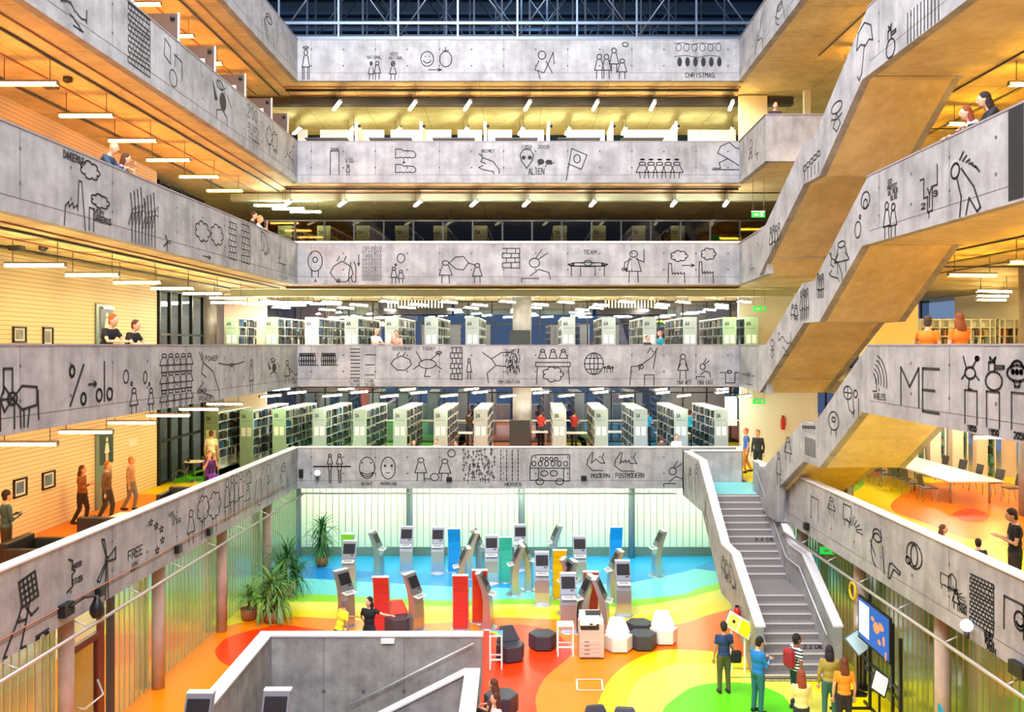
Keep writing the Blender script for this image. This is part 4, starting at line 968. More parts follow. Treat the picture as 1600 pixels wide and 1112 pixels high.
palm(447, 934, 1.45, 1.1, 'middle palm with long drooping leaves beside the west columns', [(.05, 0, 1), (-.15, 0, .7), (.25, .1, .55)], 70, M_LEAF, 2)
palm(424, 972, 1.2, 1.0, 'bushy light green palm closest to the stair well wall', [(0, 0, 1), (.25, 0, .62), (-.2, .05, .6)], 80, M_LEAF2, 3)
palm(389, 968, .8, .75, 'low light green palm against the side of the bushy one', [(0, 0, 1)], 60, M_LEAF2, 4)
# ================================================================== level three furniture
M_SOFA = mat('black_leather', '#23252a', .45)
def sofa(x, y, rz, lab):
    t = thing('lounge_chair', lab, 'armchair', (x, y, LV[0]), rz)
    a = MB(); a.box(-.5, .5, -.4, .3, .1, .42); a.obj('seat', M_SOFA, t, bevel=.03)
    a = MB(); a.box(-.55, .55, .3, .48, .1, .78); a.obj('backrest', M_SOFA, t, bevel=.03)
    for s in (-1, 1): a = MB(); a.box(s * .55 - .07, s * .55 + .07, -.42, .3, .1, .68); a.obj('armrest', M_SOFA, t, bevel=.03)
    for sx in (-1, 1):
        for sy in (-.34, .4): a = MB(); a.box(sx * .45 - .02, sx * .45 + .02, sy - .02, sy + .02, 0, .1); a.obj('leg', M_BLACK, t)
sofa(-9.35, 24.6, 0, 'black lounge chair behind the west parapet, beyond the white table')
sofa(-9.75, 20.9, math.pi, 'black lounge chair behind the west parapet, before the white table')
sofa(-10.1, 18.3, math.pi / 2, 'black lounge chair beside the man in the blue jacket')
t = thing('coffee_table', 'low white coffee table between the black lounge chairs', 'table', (-9.9, 22.7, LV[0]))
a = MB(); a.box(-.6, .6, -.45, .45, .36, .4); a.obj('table_top', M_WHITE, t); 
for sx in (-1, 1):
    for sy in (-1, 1): a = MB(); a.box(sx * .5 - .02, sx * .5 + .02, sy * .35 - .02, sy * .35 + .02, 0, .36); a.obj('leg', M_STEEL, t)
def chair_proto(x, y, z, rz, lab, grp=None):
    t = thing('reading_chair', lab, 'chair', (x, y, z), rz, grp)
    a = MB(); a.box(-.22, .22, -.22, .2, .43, .46); a.obj('seat', M_DARK, t, bevel=.01)
    a = MB(); a.slabx([(.2, .5), (.22, .5), (.3, .86), (.28, .86)], -.21, .21); a.obj('backrest', M_DARK, t, bevel=.01)
    for sx in (-1, 1):
        a = MB(); a.tube([(sx * .2, -.22, 0), (sx * .19, -.18, .43)], .012, 6); a.obj('leg', M_STEEL, t)
        a = MB(); a.tube([(sx * .2, .26, 0), (sx * .19, .16, .43), (sx * .19, .24, .6)], .012, 6); a.obj('leg', M_STEEL, t)
    return t
C0 = chair_proto(12.95, 26.9, LV[0], math.pi / 2, 'dark chair on the stair side of the long white table, first from the parapet')
for k in range(1, 6): dup(C0, (12.95 - .05 * (k % 2), 26.9 + .92 * k, LV[0]), math.pi / 2 + .2 * (k % 3 - 1), f'dark chair on the stair side of the long white table, {ORD[k]} from the parapet')
for k in range(5): dup(C0, (15.5 + .05 * (k % 2), 26.8 + 1.15 * k, LV[0]), -math.pi / 2 + .15 * (k % 2), f'dark chair on the far side of the long white table, {ORD[k]} from the parapet')
dup(C0, (11.9, 30.9, LV[0]), math.pi / 2 + .5, 'dark chair standing apart near the foot of the flying stairs')
dup(C0, (11.3, 31.4, LV[0]), math.pi / 2, 'dark chair beyond the one standing apart near the stairs')
dup(C0, (-12.0 + .25, 30.6, LV[0]), -1.0, 'black chair at the small cafe table, window side')
dup(C0, (-10.9, 31.3, LV[0]), 1.6, 'black chair at the small cafe table, stacks side')
t = thing('cafe_table', 'small white cafe table by the west windows', 'table', (-11.35, 30.9, LV[0])); a = MB(); a.lathe([(.35, .7), (.35, .73)], 20); a.obj('table_top', M_WHITE, t); a = MB(); a.lathe([(.22, 0), (.2, .02), (.02, .03), (.02, .7)], 14); a.obj('stem', M_STEEL, t)
t = thing('reading_table', 'long white reading table on the yellow east floor', 'table', (0, 0, 0))
a = MB(); a.prism([(13.25, 26.2), (14.95, 26.2), (14.95, 32.0), (13.9, 32.0), (13.25, 31.0)], LV[0] + .7, LV[0] + .74); a.obj('table_top', M_WHITE, t)
for x, y in ((13.5, 26.6), (14.7, 26.6), (14.2, 31.6), (14.75, 31.6), (13.5, 29), (14.7, 29)): a = MB(); a.tube([(x, y, LV[0]), (x, y, LV[0] + .7)], .03, 8); a.obj('leg', M_STEEL, t)
# more reading tables seen between the third level bookcases
for k, (px, Y) in enumerate(((712, 41), (895, 41), (960, 41.5), (1050, 41), (830, 41.5))):
    x = (px - CX) / F * Y; t = thing('study_desk', f'white study desk beyond the third level bookcases, {ORD[k]} one', 'table', (x, Y, LV[0]))
    a = MB(); a.box(-.8, .8, -.4, .4, .7, .74); a.obj('table_top', M_WHITE, t)
    for sx in (-.7, .7): a = MB(); a.box(sx - .02, sx + .02, -.35, .35, 0, .7); a.obj('leg', M_STEEL, t)
# ================================================================== pictures, doors on the cream wall
def on_west(px, py): Y = XW * F / (px - CX); return Y, CH - (py - CY) / F * Y
M_PIC = mat('photo_print', '#8a8c94', .4, noise=.9, nscale=7); M_PICB = mat('photo_print_blue', '#5a7ca8', .4, noise=.8, nscale=7)
for k, (x0, y0, x1, y1, m, lab) in enumerate(((19, 510, 40, 535, M_PIC, 'small square framed photograph on the fourth level cream wall'), (66, 511, 82, 541, M_PIC, 'narrow upright framed photograph on the fourth level cream wall'),
        (20, 747, 41, 776, M_PICB, 'black framed photograph with mountain, third level, nearer the parapet end'), (65, 736, 85, 763, M_PICB, 'black framed photograph with white flowers, third level, nearer the door'))):
    Y0, za = on_west(x0, (y0 + y1) / 2); Y1, zb_ = on_west(x1, (y0 + y1) / 2); h_ = (y1 - y0) / F * (Y0 + Y1) / 2 / 2; zc = (za + zb_) / 2
    t = thing('framed_photo', lab, 'picture', (XW, (Y0 + Y1) / 2, zc)); w_ = (Y1 - Y0) / 2
    a = MB()
    for q in ((-w_, w_, h_ - .04, h_), (-w_, w_, -h_, -h_ + .04), (-w_, -w_ + .05, -h_, h_), (w_ - .05, w_, -h_, h_)): a.box(0, .04, *q)
    a.obj('frame', M_BLACK, t); a = MB(); a.box(.003, .012, -w_ + .05, w_ - .05, -h_ + .04, h_ - .04); a.obj('mount', M_WHITE, t)
    a = MB(); a.box(.012, .016, -w_ * .55, w_ * .55, -h_ * .6, h_ * .6); a.obj('print', m, t)
M_DOORT = mat('restroom_door', '#6f8d8c', .35); M_SIGN = mat('sign_dark', '#1e3a3c', .4)
for i in (0, 1):
    Y0 = XW * F / (148 - CX); Y1 = XW * F / (172 - CX)
    d = MB(); d.box(XW, XW + .05, Y0, Y1, LV[i], LV[i] + 2.35); d = struct(d.obj(f'door_{i + 1}', M_DOORT, bevel=.01))
    a = MB(); yc = (Y0 + Y1) / 2 + .15; z = LV[i] + 1.75; a.box(XW + .05, XW + .06, yc - .42, yc + .42, z - .45, z + .45); s = a.obj('sign_board', M_SIGN, d)
    a = MB(); x = XW + .065
    def disc(y, z_, r): a.add([(x, y + r * math.cos(t * math.pi / 8), z_ + r * math.sin(t * math.pi / 8)) for t in range(16)], [tuple(range(16))])
    disc(yc, z + .28, .075); a.add([(x, yc - .08, z + .18), (x, yc + .08, z + .18), (x, yc + .16, z - .12), (x, yc - .16, z - .12)], [(0, 1, 2, 3)])
    for sx in (-.05, .05): a.add([(x, yc + sx - .03, z - .12), (x, yc + sx + .03, z - .12), (x, yc + sx + .03, z - .36), (x, yc + sx - .03, z - .36)], [(0, 1, 2, 3)])
    a.obj('figure_symbol', M_WHITE, d)
    a = MB(); a.box(XW + .05, XW + .12, Y0 + .3, Y0 + 1.0, LV[i] + 2.2, LV[i] + 2.26); a.obj('door_closer', M_STEEL, d)
# brown framed door in the west channel glass
d = MB(); M_BR = mat('oxide_red', '#6a1f18', .4)
def xg(y, o=0): return XG(y) + .05 + o
for y0, y1, z0, z1 in ((17.25, 17.4, GZ, 3.3), (18.55, 18.7, GZ, 3.3), (17.4, 18.55, 2.35, 2.5), (17.4, 18.55, 3.2, 3.3), (17.4, 17.5, GZ, 2.35), (18.43, 18.55, GZ, 2.35), (17.4, 18.55, GZ, GZ + .12)): d.prism([(xg(y0), y0), (xg(y0) + .1, y0), (xg(y1) + .1, y1), (xg(y1), y1)], z0, z1)
d = struct(d.obj('door_3', M_BR))
a = MB(); a.prism([(xg(17.5, .03), 17.5), (xg(17.5, .05), 17.5), (xg(18.45, .05), 18.45), (xg(18.45, .03), 18.45)], GZ + .12, 2.35); a.obj('pane', M_PANE, d)
a = MB(); a.tube([(xg(17.55, .1), 17.55, 1.25), (xg(17.6, .25), 17.6, 1.2), (xg(18.35, .25), 18.35, 1.2), (xg(18.4, .1), 18.4, 1.5)], .02, 8); a.obj('push_bar', M_RAIL, d)
a = MB(); a.prism([(xg(18.95), 18.95), (xg(18.95) + .1, 18.95), (xg(19.15) + .1, 19.15), (xg(19.15), 19.15)], GZ, 3.35); struct(a.obj('trim_1', M_DARK))
# ================================================================== small fittings
def extinguisher(p, lab, ax=(-1, 0)):
    t = thing('fire_extinguisher', lab, 'fire extinguisher', p)
    a = MB(); a.lathe([(.06, 0), (.085, .03), (.085, .42), (.06, .5), (.025, .53)], 16); a.obj('cylinder', M_RED, t)
    a = MB(); a.box(-.05, .05, -.02, .02, .53, .58); a.tube([(.02, 0, .56), (.11, 0, .5), (.1, 0, .15)], .012, 6); a.obj('valve', M_BLACK, t)
    a = MB(); a.box(-.03, .12 if ax[0] > 0 else .03, -.03, .03, .1, .14); a.obj('label_band', M_WHITE, t)
extinguisher((6.0, 23.05, 1.1), 'red fire extinguisher hung on the outside of the grand stairs')
extinguisher((xg(16.95, .14), 16.95, GZ + .25), 'red fire extinguisher beside the brown framed door')
p = at(1236, 665, 34.5); extinguisher((p.x, 35.51, p.z - .25), 'red fire extinguisher on the pale wall behind the stairs')
# black pear lamp on the west band
s = PL.s_of(98); z = PL.z_of(98, 952); q = PL.pt(s, z, .0)
t = thing('wall_spotlight', 'black pear shaped spotlight on a curved arm, fixed to the west band', 'lamp', q)
a = MB(); a.box(0, .14, -.18, .18, -.12, .12); a.obj('mount_box', M_BLACK, t, bevel=.01)
a = MB(); a.tube([(.14, 0, .05), (.25, .3, .14), (.3, .6, .08), (.3, .72, -.1)], .025, 8); a.obj('arm', M_BLACK, t)
a = MB(); a.lathe([(.02, .12), (.06, .05), (.13, -.1), (.14, -.22), (.09, -.32), (.02, -.34)], 16, (.3, .72, -.05)); a.obj('shade', M_BLACK, t)
M_GLOBE = mat('globe_glass', '#f4f4f0', .3, emit=.6)
for px, py, pl, lab in ((497, 738, PB, 'white globe lamp on the north band near the west corner'), (1521, 977, PR3, 'white globe lamp on the east band')):
    q = pl.pt(pl.s_of(px), pl.z_of(px, py), .12); t = thing('globe_lamp', lab, 'lamp', q)
    a = MB(); a.ball((0, 0, 0), .11, 16, 12); a.obj('globe', M_GLOBE, t); a = MB(); a.lathe([(.05, -.22), (.05, -.1)], 12); a.obj('socket', M_DARK, t)
for k, (px, py, pl, w_, h_, lab) in enumerate(((702, 748, PB, .2, .16, 'first small black box on the north band, under the ball drawing'), (912, 746, PB, .2, .16, 'second small black box on the north band, by the word modern'), (471, 739, PB, .15, .3, 'dark sensor on the north band in the corner'),
        (152, 924, PL, .22, .18, 'small black box on the west band under the windmill drawing'), (275, 857, PL, .25, .2, 'small black box on the west band above a column'), (324, 830, PL, .22, .2, 'small black box on the west band by the clock drawings'),
        (1263, 822, PR3, .2, .2, 'small black box on the east band near the stairs'), (1597, 1046, PR3, .4, .22, 'larger black box low on the east band'))):
    q = pl.pt(pl.s_of(px), pl.z_of(px, py), .06); a = MB(); a.box(-w_ / 2, w_ / 2, -.06, .06, -h_ / 2, h_ / 2)
    o = a.obj('black_box', M_BLACK, loc=q, bevel=.01); o.rotation_euler = (0, 0, 0 if pl is PB else math.pi / 2); tag(o, lab, 'wall box')
M_EXIT = mat('exit_green', '#12a03a', .4, emit=1.2)
for k, (p, lab) in enumerate(((at(1185, 335, 31), 'green exit sign in the north east corner of the fifth level'), (at(1187, 482, 32.5), 'green exit sign in the north east corner of the fourth level'), (at(1186, 627, 33), 'green exit sign in the north east corner of the third level'), (at(1295, 860, 24), 'green exit sign hanging under the east band beside the grand stairs'))):
    t = thing('exit_sign', lab, 'sign', p); a = MB(); a.box(-.24, .24, 0, .03, -.1, .1); a.obj('panel', M_EXIT, t)
    a = MB(); a.box(-.25, .25, -.01, .04, .1, .13); a.obj('rim', M_WHITE, t)
    a = MB(); a.add([(-.16, -.003, .0), (-.06, -.003, .05), (-.06, -.003, .02), (.02, -.003, .02), (.02, -.003, -.02), (-.06, -.003, -.02), (-.06, -.003, -.05)], [tuple(range(7))]); a.add([(.08, -.003, -.07), (.16, -.003, -.07), (.16, -.003, .07), (.08, -.003, .07)], [(0, 1, 2, 3)]); a.obj('arrow_mark', M_WHITE, t)
    a = MB(); hh = 3.4 if k == 3 else 0; a.box(-.2, -.19, .01, .02, .13, (3.35 - p.z) if k == 3 else LV[3 - k] - .4 - p.z if k < 3 else .3); a.box(.19, .2, .01, .02, .13, (3.35 - p.z) if k == 3 else LV[3 - k] - .4 - p.z); a.obj('hanger', M_DARK, t)
# sign stand beside the grand stairs
p = onz(1156, 1052, GZ); t = thing('sign_stand', 'white stand with tilted yellow notices at the foot of the stairs', 'sign', (p.x, p.y, GZ), 0)
for x in (-.22, .12): a = MB(); a.box(x - .02, x + .02, -.02, .02, .02, 1.15); a.obj('post', M_WHITE, t)
a = MB()
for q in ((-.35, .35, -.32, -.28), (-.35, .35, .28, .32), (-.35, -.31, -.3, .3), (.31, .35, -.3, .3)): a.box(*q, 0, .025)
a.obj('base_frame', M_STEEL, t)
def tilt(parent, name, m, c, w_, h_, ang, lean, th=.02):
    a = MB(); a.box(-w_ / 2, w_ / 2, -th / 2, th / 2, -h_ / 2, h_ / 2); o = a.obj(name, m, parent, c); o.rotation_euler = (lean, ang, 0); return o
tilt(t, 'board', M_WHITE, (-.02, -.02, 1.25), .72, .42, math.radians(32), -.5)
n1 = tilt(t, 'notice', mat('notice_yellow', '#fff200', .5), (.12, -.05, 1.17), .3, .36, math.radians(32), -.5); n2 = tilt(t, 'notice', mat('notice_pale', '#ffe860', .5), (-.17, -.05, 1.35), .28, .32, math.radians(32), -.5)
tilt(t, 'printed_square', M_BLACK, (-.17, -.062, 1.355), .07, .07, math.radians(32), -.5)
# television frame and lectern screens by the east glass
M_TVB = mat('tv_blue', '#1d4f9a', .2, emit=.7); M_TVO = mat('tv_orange', '#e87a4a', .3, emit=.7); M_TVW = mat('tv_pale', '#bfe0f6', .3, emit=.8)
Pt = Plane((8.2, 20.3), (-.02, -1), (-1, .02))
def pq(a, u0, u1, z0, z1, off, th=.03):
    A, B = Pt.pt(u0, z0, off), Pt.pt(u1, z0, off); n = Vector((Pt.n.x, Pt.n.y, 0)) * th
    a.prism([(A.x, A.y), (B.x, B.y), (B.x + n.x, B.y + n.y), (A.x + n.x, A.y + n.y)], z0, z1)
t = thing('screen_frame', 'tall black metal frame carrying the big screen by the east glass', 'display stand', (0, 0, 0))
for u in (.35, 1.6, 2.0):
    a = MB(); pq(a, u - .03, u + .03, GZ, 3.0 - .25 * u if u < 1.9 else 2.4, -.1, .06); a.obj('post', M_BLACK, t)
for z in (GZ + .02, 1.25, GZ + .85): a = MB(); pq(a, .0, 2.0, z, z + .06, -.1, .05); a.obj('cross_bar', M_BLACK, t)
for u in (.35, 2.0): a = MB(); A = Pt.pt(u, GZ, -.05); a.box(A.x - .9, A.x, A.y - .03, A.y + .03, GZ, GZ + .06); a.obj('foot', M_BLACK, t)
r = thing('wall_television', 'large screen showing a blue and orange map on the black frame', 'television', (0, 0, 0))
a = MB(); pq(a, -.05, 1.75, 1.75, 2.75, .0, .05); a.obj('casing', M_BLACK, r)
a = MB(); pq(a, 0, 1.7, 1.8, 2.7, .05, .006); a.obj('screen', M_TVB, r)
a = MB(); pq(a, .04, .62, 1.9, 2.64, .056, .003); a.obj('text_panel', M_TVW, r)
rnd = random.Random(4); a = MB()
for u, z, w_, h_ in ((.85, 2.45, .2, .12), (1.05, 2.3, .35, .3), (1.3, 2.4, .3, .2), (1.45, 2.15, .15, .25), (1.2, 2.05, .2, .12), (1.55, 1.85, .1, .2)):
    A = [Pt.pt(u + w_ / 2 * math.cos(k) * rnd.uniform(.7, 1.1), z + h_ / 2 * math.sin(k) * rnd.uniform(.7, 1.1), .061) for k in (0, .8, 1.6, 2.4, 3.1, 3.9, 4.7, 5.5)]; a.add(A, [tuple(range(8))])
a.obj('map_pattern', M_TVO, r)
def lectern(px, py, lab, m, w_, h_, ang, hgt, z=GZ):
    p = onz(px, py, z); t = thing('info_stand', lab, 'sign', (p.x, p.y, z))
    a = MB(); a.box(-.02, .02, -.02, .02, .02, hgt - .1); a.obj('post', M_BLACK, t); a = MB(); a.prism(hexpts(.25), 0, .02); a.obj('base_plate', M_BLACK, t)
    b = tilt(t, 'board', M_BLACK, (0, -.03, hgt), w_ + .05, h_ + .05, ang, -.6, .03); tilt(t, 'sheet', m, (0, -.03 - .0165, hgt + .0113), w_, h_, ang, -.6, .004)
    return t
lectern(1340, 1084, 'tilted info screen with a photo, before the woman in orange', mat('info_pale', '#a8c4c8', .5), .36, .46, math.radians(-35), 1.25)
lectern(1374, 1142, 'white notice on a post in front of the black frame', M_WHITE, .34, .42, math.radians(35), 1.05)
lectern(1352, 1075, 'cream notice on a thin post beside the column', mat('cream_sheet', '#e8d8b0', .5), .32, .3, math.radians(-30), 1.15)
t = thing('dispenser_stand', 'gumball style dispenser with red base on a post by the column', 'dispenser', onz(1351, 1080, GZ) + Vector((0, .25, 0)))
a = MB(); a.box(-.02, .02, -.02, .02, 0, 1.25); a.obj('post', M_BLACK, t); a = MB(); a.lathe([(.13, 1.25), (.13, 1.42)], 16); a.obj('base', M_RED, t)
a = MB(); a.lathe([(.12, 1.42), (.13, 1.6), (.08, 1.75)], 16); a.obj('jar', mat('jar_glass', '#d8c8b8', .2, noise=.4, nscale=25), t); a = MB(); a.lathe([(.06, 1.75), (.05, 1.84)], 14); a.obj('lid', M_WHITE, t)
p = onz(1500, 1150, GZ); t = thing('teal_panel_stand', 'teal advertising panel at the bottom edge by the east glass', 'sign', (8.0, 15.7, GZ)); a = MB(); a.slabx([(-.5, 0), (-.5, 1.2), (.5, 1.7), (.5, 0)], -.02, .02); a.obj('panel', mat('teal_panel', '#1c8fa8', .4), t)
p = PB.pt(0, 0, 0)
o = tag(None or (lambda a: a.obj('life_ring', mat('ring_yellow', '#f5c81e', .5)))(MB().tube([(8.42 + .0, 21.35 + .2 * math.cos(t * math.pi / 8), 2.55 + .2 * math.sin(t * math.pi / 8)) for t in range(17)], .03, 8)), 'yellow ring hung on the column behind the big screen', 'ring')
# light switch and notices on the level three walls
a = MB(); a.box(XW, XW + .02, 27.6, 28.2, 5.35, 5.6); tag(a.obj('wall_notice', M_WHITE), 'small white notice beside the restroom door', 'notice')
for k, (px, py, Y, w_, h_) in enumerate(((1142, 642, 35.5, .5, 1.2), (1180, 505, 36.5, .5, .6))):
    p = at(px, py, Y); a = MB(); a.box(-w_ / 2, w_ / 2, -.03, 0, -h_ / 2, h_ / 2); tag(a.obj('wall_notice', M_COPW, loc=p), ['tall pale poster by the third level north east wall', 'pale poster with small print on the fourth level wall'][k], 'notice')
# ================================================================== people
SKIN = [mat('skin_light', '#e0a888', .55), mat('skin_tan', '#c88a66', .55), mat('skin_dark', '#8a5a40', .55)]
M_EYE = mat('eye_dark', '#2a1a14', .3); M_LIP = mat('lip', '#b05a50', .5)
def remesh(mb, vox, it=2):
    me = mb.mesh('tmp', []); o = bpy.data.objects.new('tmp', me); COL.objects.link(o)
    r = o.modifiers.new('r', 'REMESH'); r.mode = 'VOXEL'; r.voxel_size = vox; r.use_smooth_shade = True
    s = o.modifiers.new('s', 'SMOOTH'); s.factor = .5; s.iterations = it
    dg = bpy.context.evaluated_depsgraph_get(); m2 = bpy.data.meshes.new_from_object(o.evaluated_get(dg))
    bpy.data.objects.remove(o); bpy.data.meshes.remove(me); return m2
def limb(m, pts, rs, n=10):
    m.tube(pts, list(rs), n)
    for p, r in zip(pts, rs): m.ball(p, r * .99, n, 6)
def ell(m, c, r, R=None, n=14):
    o = len(m.v); m.ball((0, 0, 0), r, n, 10)
    for i in range(o, len(m.v)):
        v = Vector(m.v[i]); v = (R @ v if R else v) + Vector(c); m.v[i] = tuple(v)
CLOTH = {}
def cl(c, rough=.8):
    if c not in CLOTH: CLOTH[c] = mat('cloth_' + c.strip('#'), c, rough)
    return CLOTH[c]
M_STRIPE = stripes('striped_shirt', '#f0f0ec', '#20283a', 14.0)
for n_ in M_STRIPE.node_tree.nodes:
    if n_.type == 'MATH' and n_.operation == 'GREATER_THAN': n_.inputs[1].default_value = .5
def person(label, x, y, z, rz, H=1.72, top='#222', legs='#223', hair='#2a1a12', skin=0, lean=0, arms=('down', 'down'), pose='stand', longhair=0, sleeve='short', look=0, tilt_=0, bald=False, shoes='#222', group=None):
    k = H / 1.75; R = Matrix.Rotation(lean, 3, 'X')      # facing -y; positive lean bends forward
    root = thing('person', label, 'person', (x, y, z), rz, group); root.scale = (k, k, k)
    V = Vector; Pz = .93 if pose != 'sit' else .52
    P = V((0, 0, Pz)) + (V((0, .12, 0)) * (lean > .2))
    T = lambda v: P + R @ V(v)
    sk = SKIN[skin]
    B = MB(); S = MB(); G = MB()
    ell(B, T((0, 0, .0)), (.15, .11, .13), R); ell(B, T((0, 0, .16)), (.135, .1, .16), R); ell(B, T((0, .005, .36)), (.165, .11, .18), R)
    limb(B, [T((0, .01, .46)), T((0, .0, .58))], (.06, .052))
    hc = T((0, -.01, .55)) + Matrix.Rotation(lean * .6 + tilt_, 3, 'X') @ V((0, -.02, .14))
    HR = Matrix.Rotation(look, 3, 'Z') @ Matrix.Rotation(lean * .5 + tilt_, 3, 'X')
    ell(B, hc, (.076, .098, .115), HR); ell(B, hc + HR @ V((0, -.03, -.06)), (.055, .06, .06), HR)
    ell(B, hc + HR @ V((0, -.1, -.015)), (.014, .024, .026), HR, 8)
    for sx in (-1, 1): ell(B, hc + HR @ V((sx * .078, .005, -.01)), (.012, .02, .03), HR, 8)
    ell(S, T((0, 0, .02)), (.165, .125, .12), R); ell(S, T((0, 0, .16)), (.15, .115, .17), R); ell(S, T((0, .005, .36)), (.18, .125, .175), R); ell(S, T((0, .0, .45)), (.12, .09, .08), R)
    hands = []
    for sx, am in ((-1, arms[0]), (1, arms[1])):
        sh = T((sx * .168, 0, .455))
        D = dict(down=((.06, .02, -.29), (.0, -.06, -.25)), rail=((.07, -.15, -.22), (-.12, -.22, .0)), hold=((.05, -.06, -.28), (-.12, -.22, .1)), hip=((.22, .06, -.2), (-.15, -.1, -.16)),
                 up=((.06, -.2, -.2), (-.1, -.06, .26)), out=((.24, -.02, -.08), (.2, -.02, .0)), lap=((.04, -.08, -.27), (-.1, -.22, -.02)), back=((.12, .12, -.24), (-.16, .06, -.2)), swing=((.04, .12, -.26), (.0, -.02, -.25)))[am]
        el = sh + V((sx * D[0][0], D[0][1], D[0][2])); wr = el + V((sx * D[1][0], D[1][1], D[1][2]))
        limb(B, [sh, (sh + el) / 2, el, (el * .6 + wr * .4), wr], (.052, .045, .036, .036, .024))
        ell(S, sh, (.06, .06, .06)); limb(S, [sh, sh.lerp(el, .55)], (.055, .05))
        if sleeve == 'long': limb(S, [sh, el, wr - (wr - el).normalized() * .02], (.054, .046, .036))
        d = (wr - el).normalized(); pc = wr + d * .05; up = V((0, 0, 1)) if abs(d.z) < .8 else V((0, -1, 0))
        sd = d.cross(up).normalized(); nn = sd.cross(d)
        ell(B, pc, (.03, .03, .03)); ell(B, pc + d * .01, (.036, .036, .03)); hands.append((wr, d, sd, nn, sx))
    hip = [P + V((sx * .085, 0, -.03)) for sx in (-1, 1)]
    for i, sx in enumerate((-1, 1)):
        h = hip[i]
        if pose == 'sit': kn = h + V((sx * .04, -.42, .02)); an = kn + V((0, .02, -.42))
        elif pose == 'walk': kn = h + V((sx * .01, -.12 if i else .02, -.42)); an = kn + V((0, .06 if i else .2, -.4 if i else -.36))
        else: kn = V((sx * .1, -.01, .5)); an = V((sx * .11, .02, .09))
        if pose != 'sit' and an.z < .09: an.z = .09
        limb(B, [h, h.lerp(kn, .5), kn, kn.lerp(an, .35), an], (.085, .075, .055, .055, .036))
        limb(G, [h, h.lerp(kn, .5), kn, kn.lerp(an, .95)], (.1, .088, .068, .056))
        s = MB(); ell(s, an + V((0, -.06, -.05)), (.045, .13, .042)); ell(s, an + V((0, .02, -.03)), (.042, .06, .055))
        so = bpy.data.objects.new('shoe', s.mesh('shoe', cl(shoes))); COL.objects.link(so); so.parent = root
        ell(B, an + V((0, -.05, -.05)), (.035, .1, .03))
    ell(G, P + V((0, 0, 0)), (.165, .125, .12)); 
    me = remesh(B, .017); me.materials.append(sk)
    bm = bmesh.new(); bm.from_mesh(me)                    # fingers and thumb grown out of each palm
    F_ = MB()
    for wr, d, sd, nn, sx in hands:
        for j, (off, L) in enumerate(((-.027, .058), (-.009, .07), (.009, .066), (.026, .052))):
            a = wr + d * .065 + sd * off; b = a + d * L * .6 - nn * .006; c = b + d * L * .45 - nn * .022
            F_.tube([a, b, c], [.0105, .0095, .007], 6)
        t0 = wr + d * .035 - sd * .028 * sx; t1 = t0 + d * .03 - sd * .03 * sx - nn * .01; F_.tube([t0, t1, t1 + d * .03], [.012, .011, .008], 6)
    tm = F_.mesh('t', []); bm.from_mesh(tm); bm.to_mesh(me); bm.free(); bpy.data.meshes.remove(tm)
    me.polygons.foreach_set('use_smooth', [True] * len(me.polygons)); me.name = 'body'
    bo = bpy.data.objects.new('body', me); COL.objects.link(bo); bo.parent = root
    m2 = remesh(S, .02, 3); m2.materials.append(top if not isinstance(top, str) else cl(top)); so = bpy.data.objects.new('shirt', m2); COL.objects.link(so); so.parent = root
    m3 = remesh(G, .022, 2); m3.materials.append(cl(legs)); go = bpy.data.objects.new('trousers', m3); COL.objects.link(go); go.parent = root
    if not bald:
        hm = MB(); ell(hm, hc + HR @ V((0, .025, .03)), (.088, .1, .105), HR); ell(hm, hc + HR @ V((0, .05, -.03)), (.08, .06, .09), HR)
        if longhair:
            ell(hm, hc + HR @ V((0, .075, -.1)), (.095, .055, .14), HR); ell(hm, hc + V((0, .1, -.1 - longhair * .6)), (.1, .045, .08 + longhair * .6))
            for sx in (-1, 1): limb(hm, [hc + HR @ V((sx * .06, .03, -.02)), hc + HR @ V((sx * .075, .04, -.16))], (.04, .035))
        m4 = remesh(hm, .015, 1); m4.materials.append(cl(hair)); ho = bpy.data.objects.new('hair', m4); COL.objects.link(ho); ho.parent = root
    for sx in (-1, 1):
        e = MB(); ell(e, hc + HR @ V((sx * .03, -.088, .012)), (.012, .008, .008), HR, 8); eo = e.obj('eye', M_EYE, root)
    e = MB(); ell(e, hc + HR @ V((0, -.088, -.06)), (.022, .008, .007), HR, 8); e.obj('mouth', M_LIP, root)
    return root
PI = math.pi
def wY(px, off=.35): u = (px - CX) / F; return (9.003 + off) / (.035 - u)
def west(px, lv, lab, off=.5, **kw): y = wY(px, off); return person(lab, XL(y) - off, y, LV[lv], PI / 2 + kw.pop('turn', 0), **kw)
def north(px, lv, lab, Y=32.4, **kw): return person(lab, (px - CX) / F * Y, Y, LV[lv], kw.pop('turn', 0), **kw)
def gnd(px, Y, lab, rz, **kw): return person(lab, (px - CX) / F * Y, Y, kw.pop('z', GZ), rz, **kw)
west(164, 2, 'bald person in a slate blue top leaning over the fifth level parapet', lean=.45, arms=('rail', 'rail'), top='#2c4660', bald=True, sleeve='long', H=1.86)
west(188, 2, 'person with brown ponytail and pink shirt leaning beside the bald one', lean=.35, arms=('rail', 'up'), top='#d8a8a8', hair='#4a2c1c', longhair=.08, H=1.74, turn=.3)
west(390, 2, 'dark haired person in brown behind the fifth level west parapet', lean=.2, arms=('rail', 'rail'), top='#3a2a26', hair='#3a2418', H=1.72)
west(404, 2, 'blond person in a white shirt behind the fifth level west parapet', lean=.25, arms=('rail', 'up'), top='#f0ece8', hair='#c89a5a', H=1.74)
west(170, 1, 'red haired person in a black shirt leaning on the fourth level parapet', lean=.35, arms=('rail', 'rail'), top='#15161a', hair='#a8501c', H=1.84, turn=-.3)
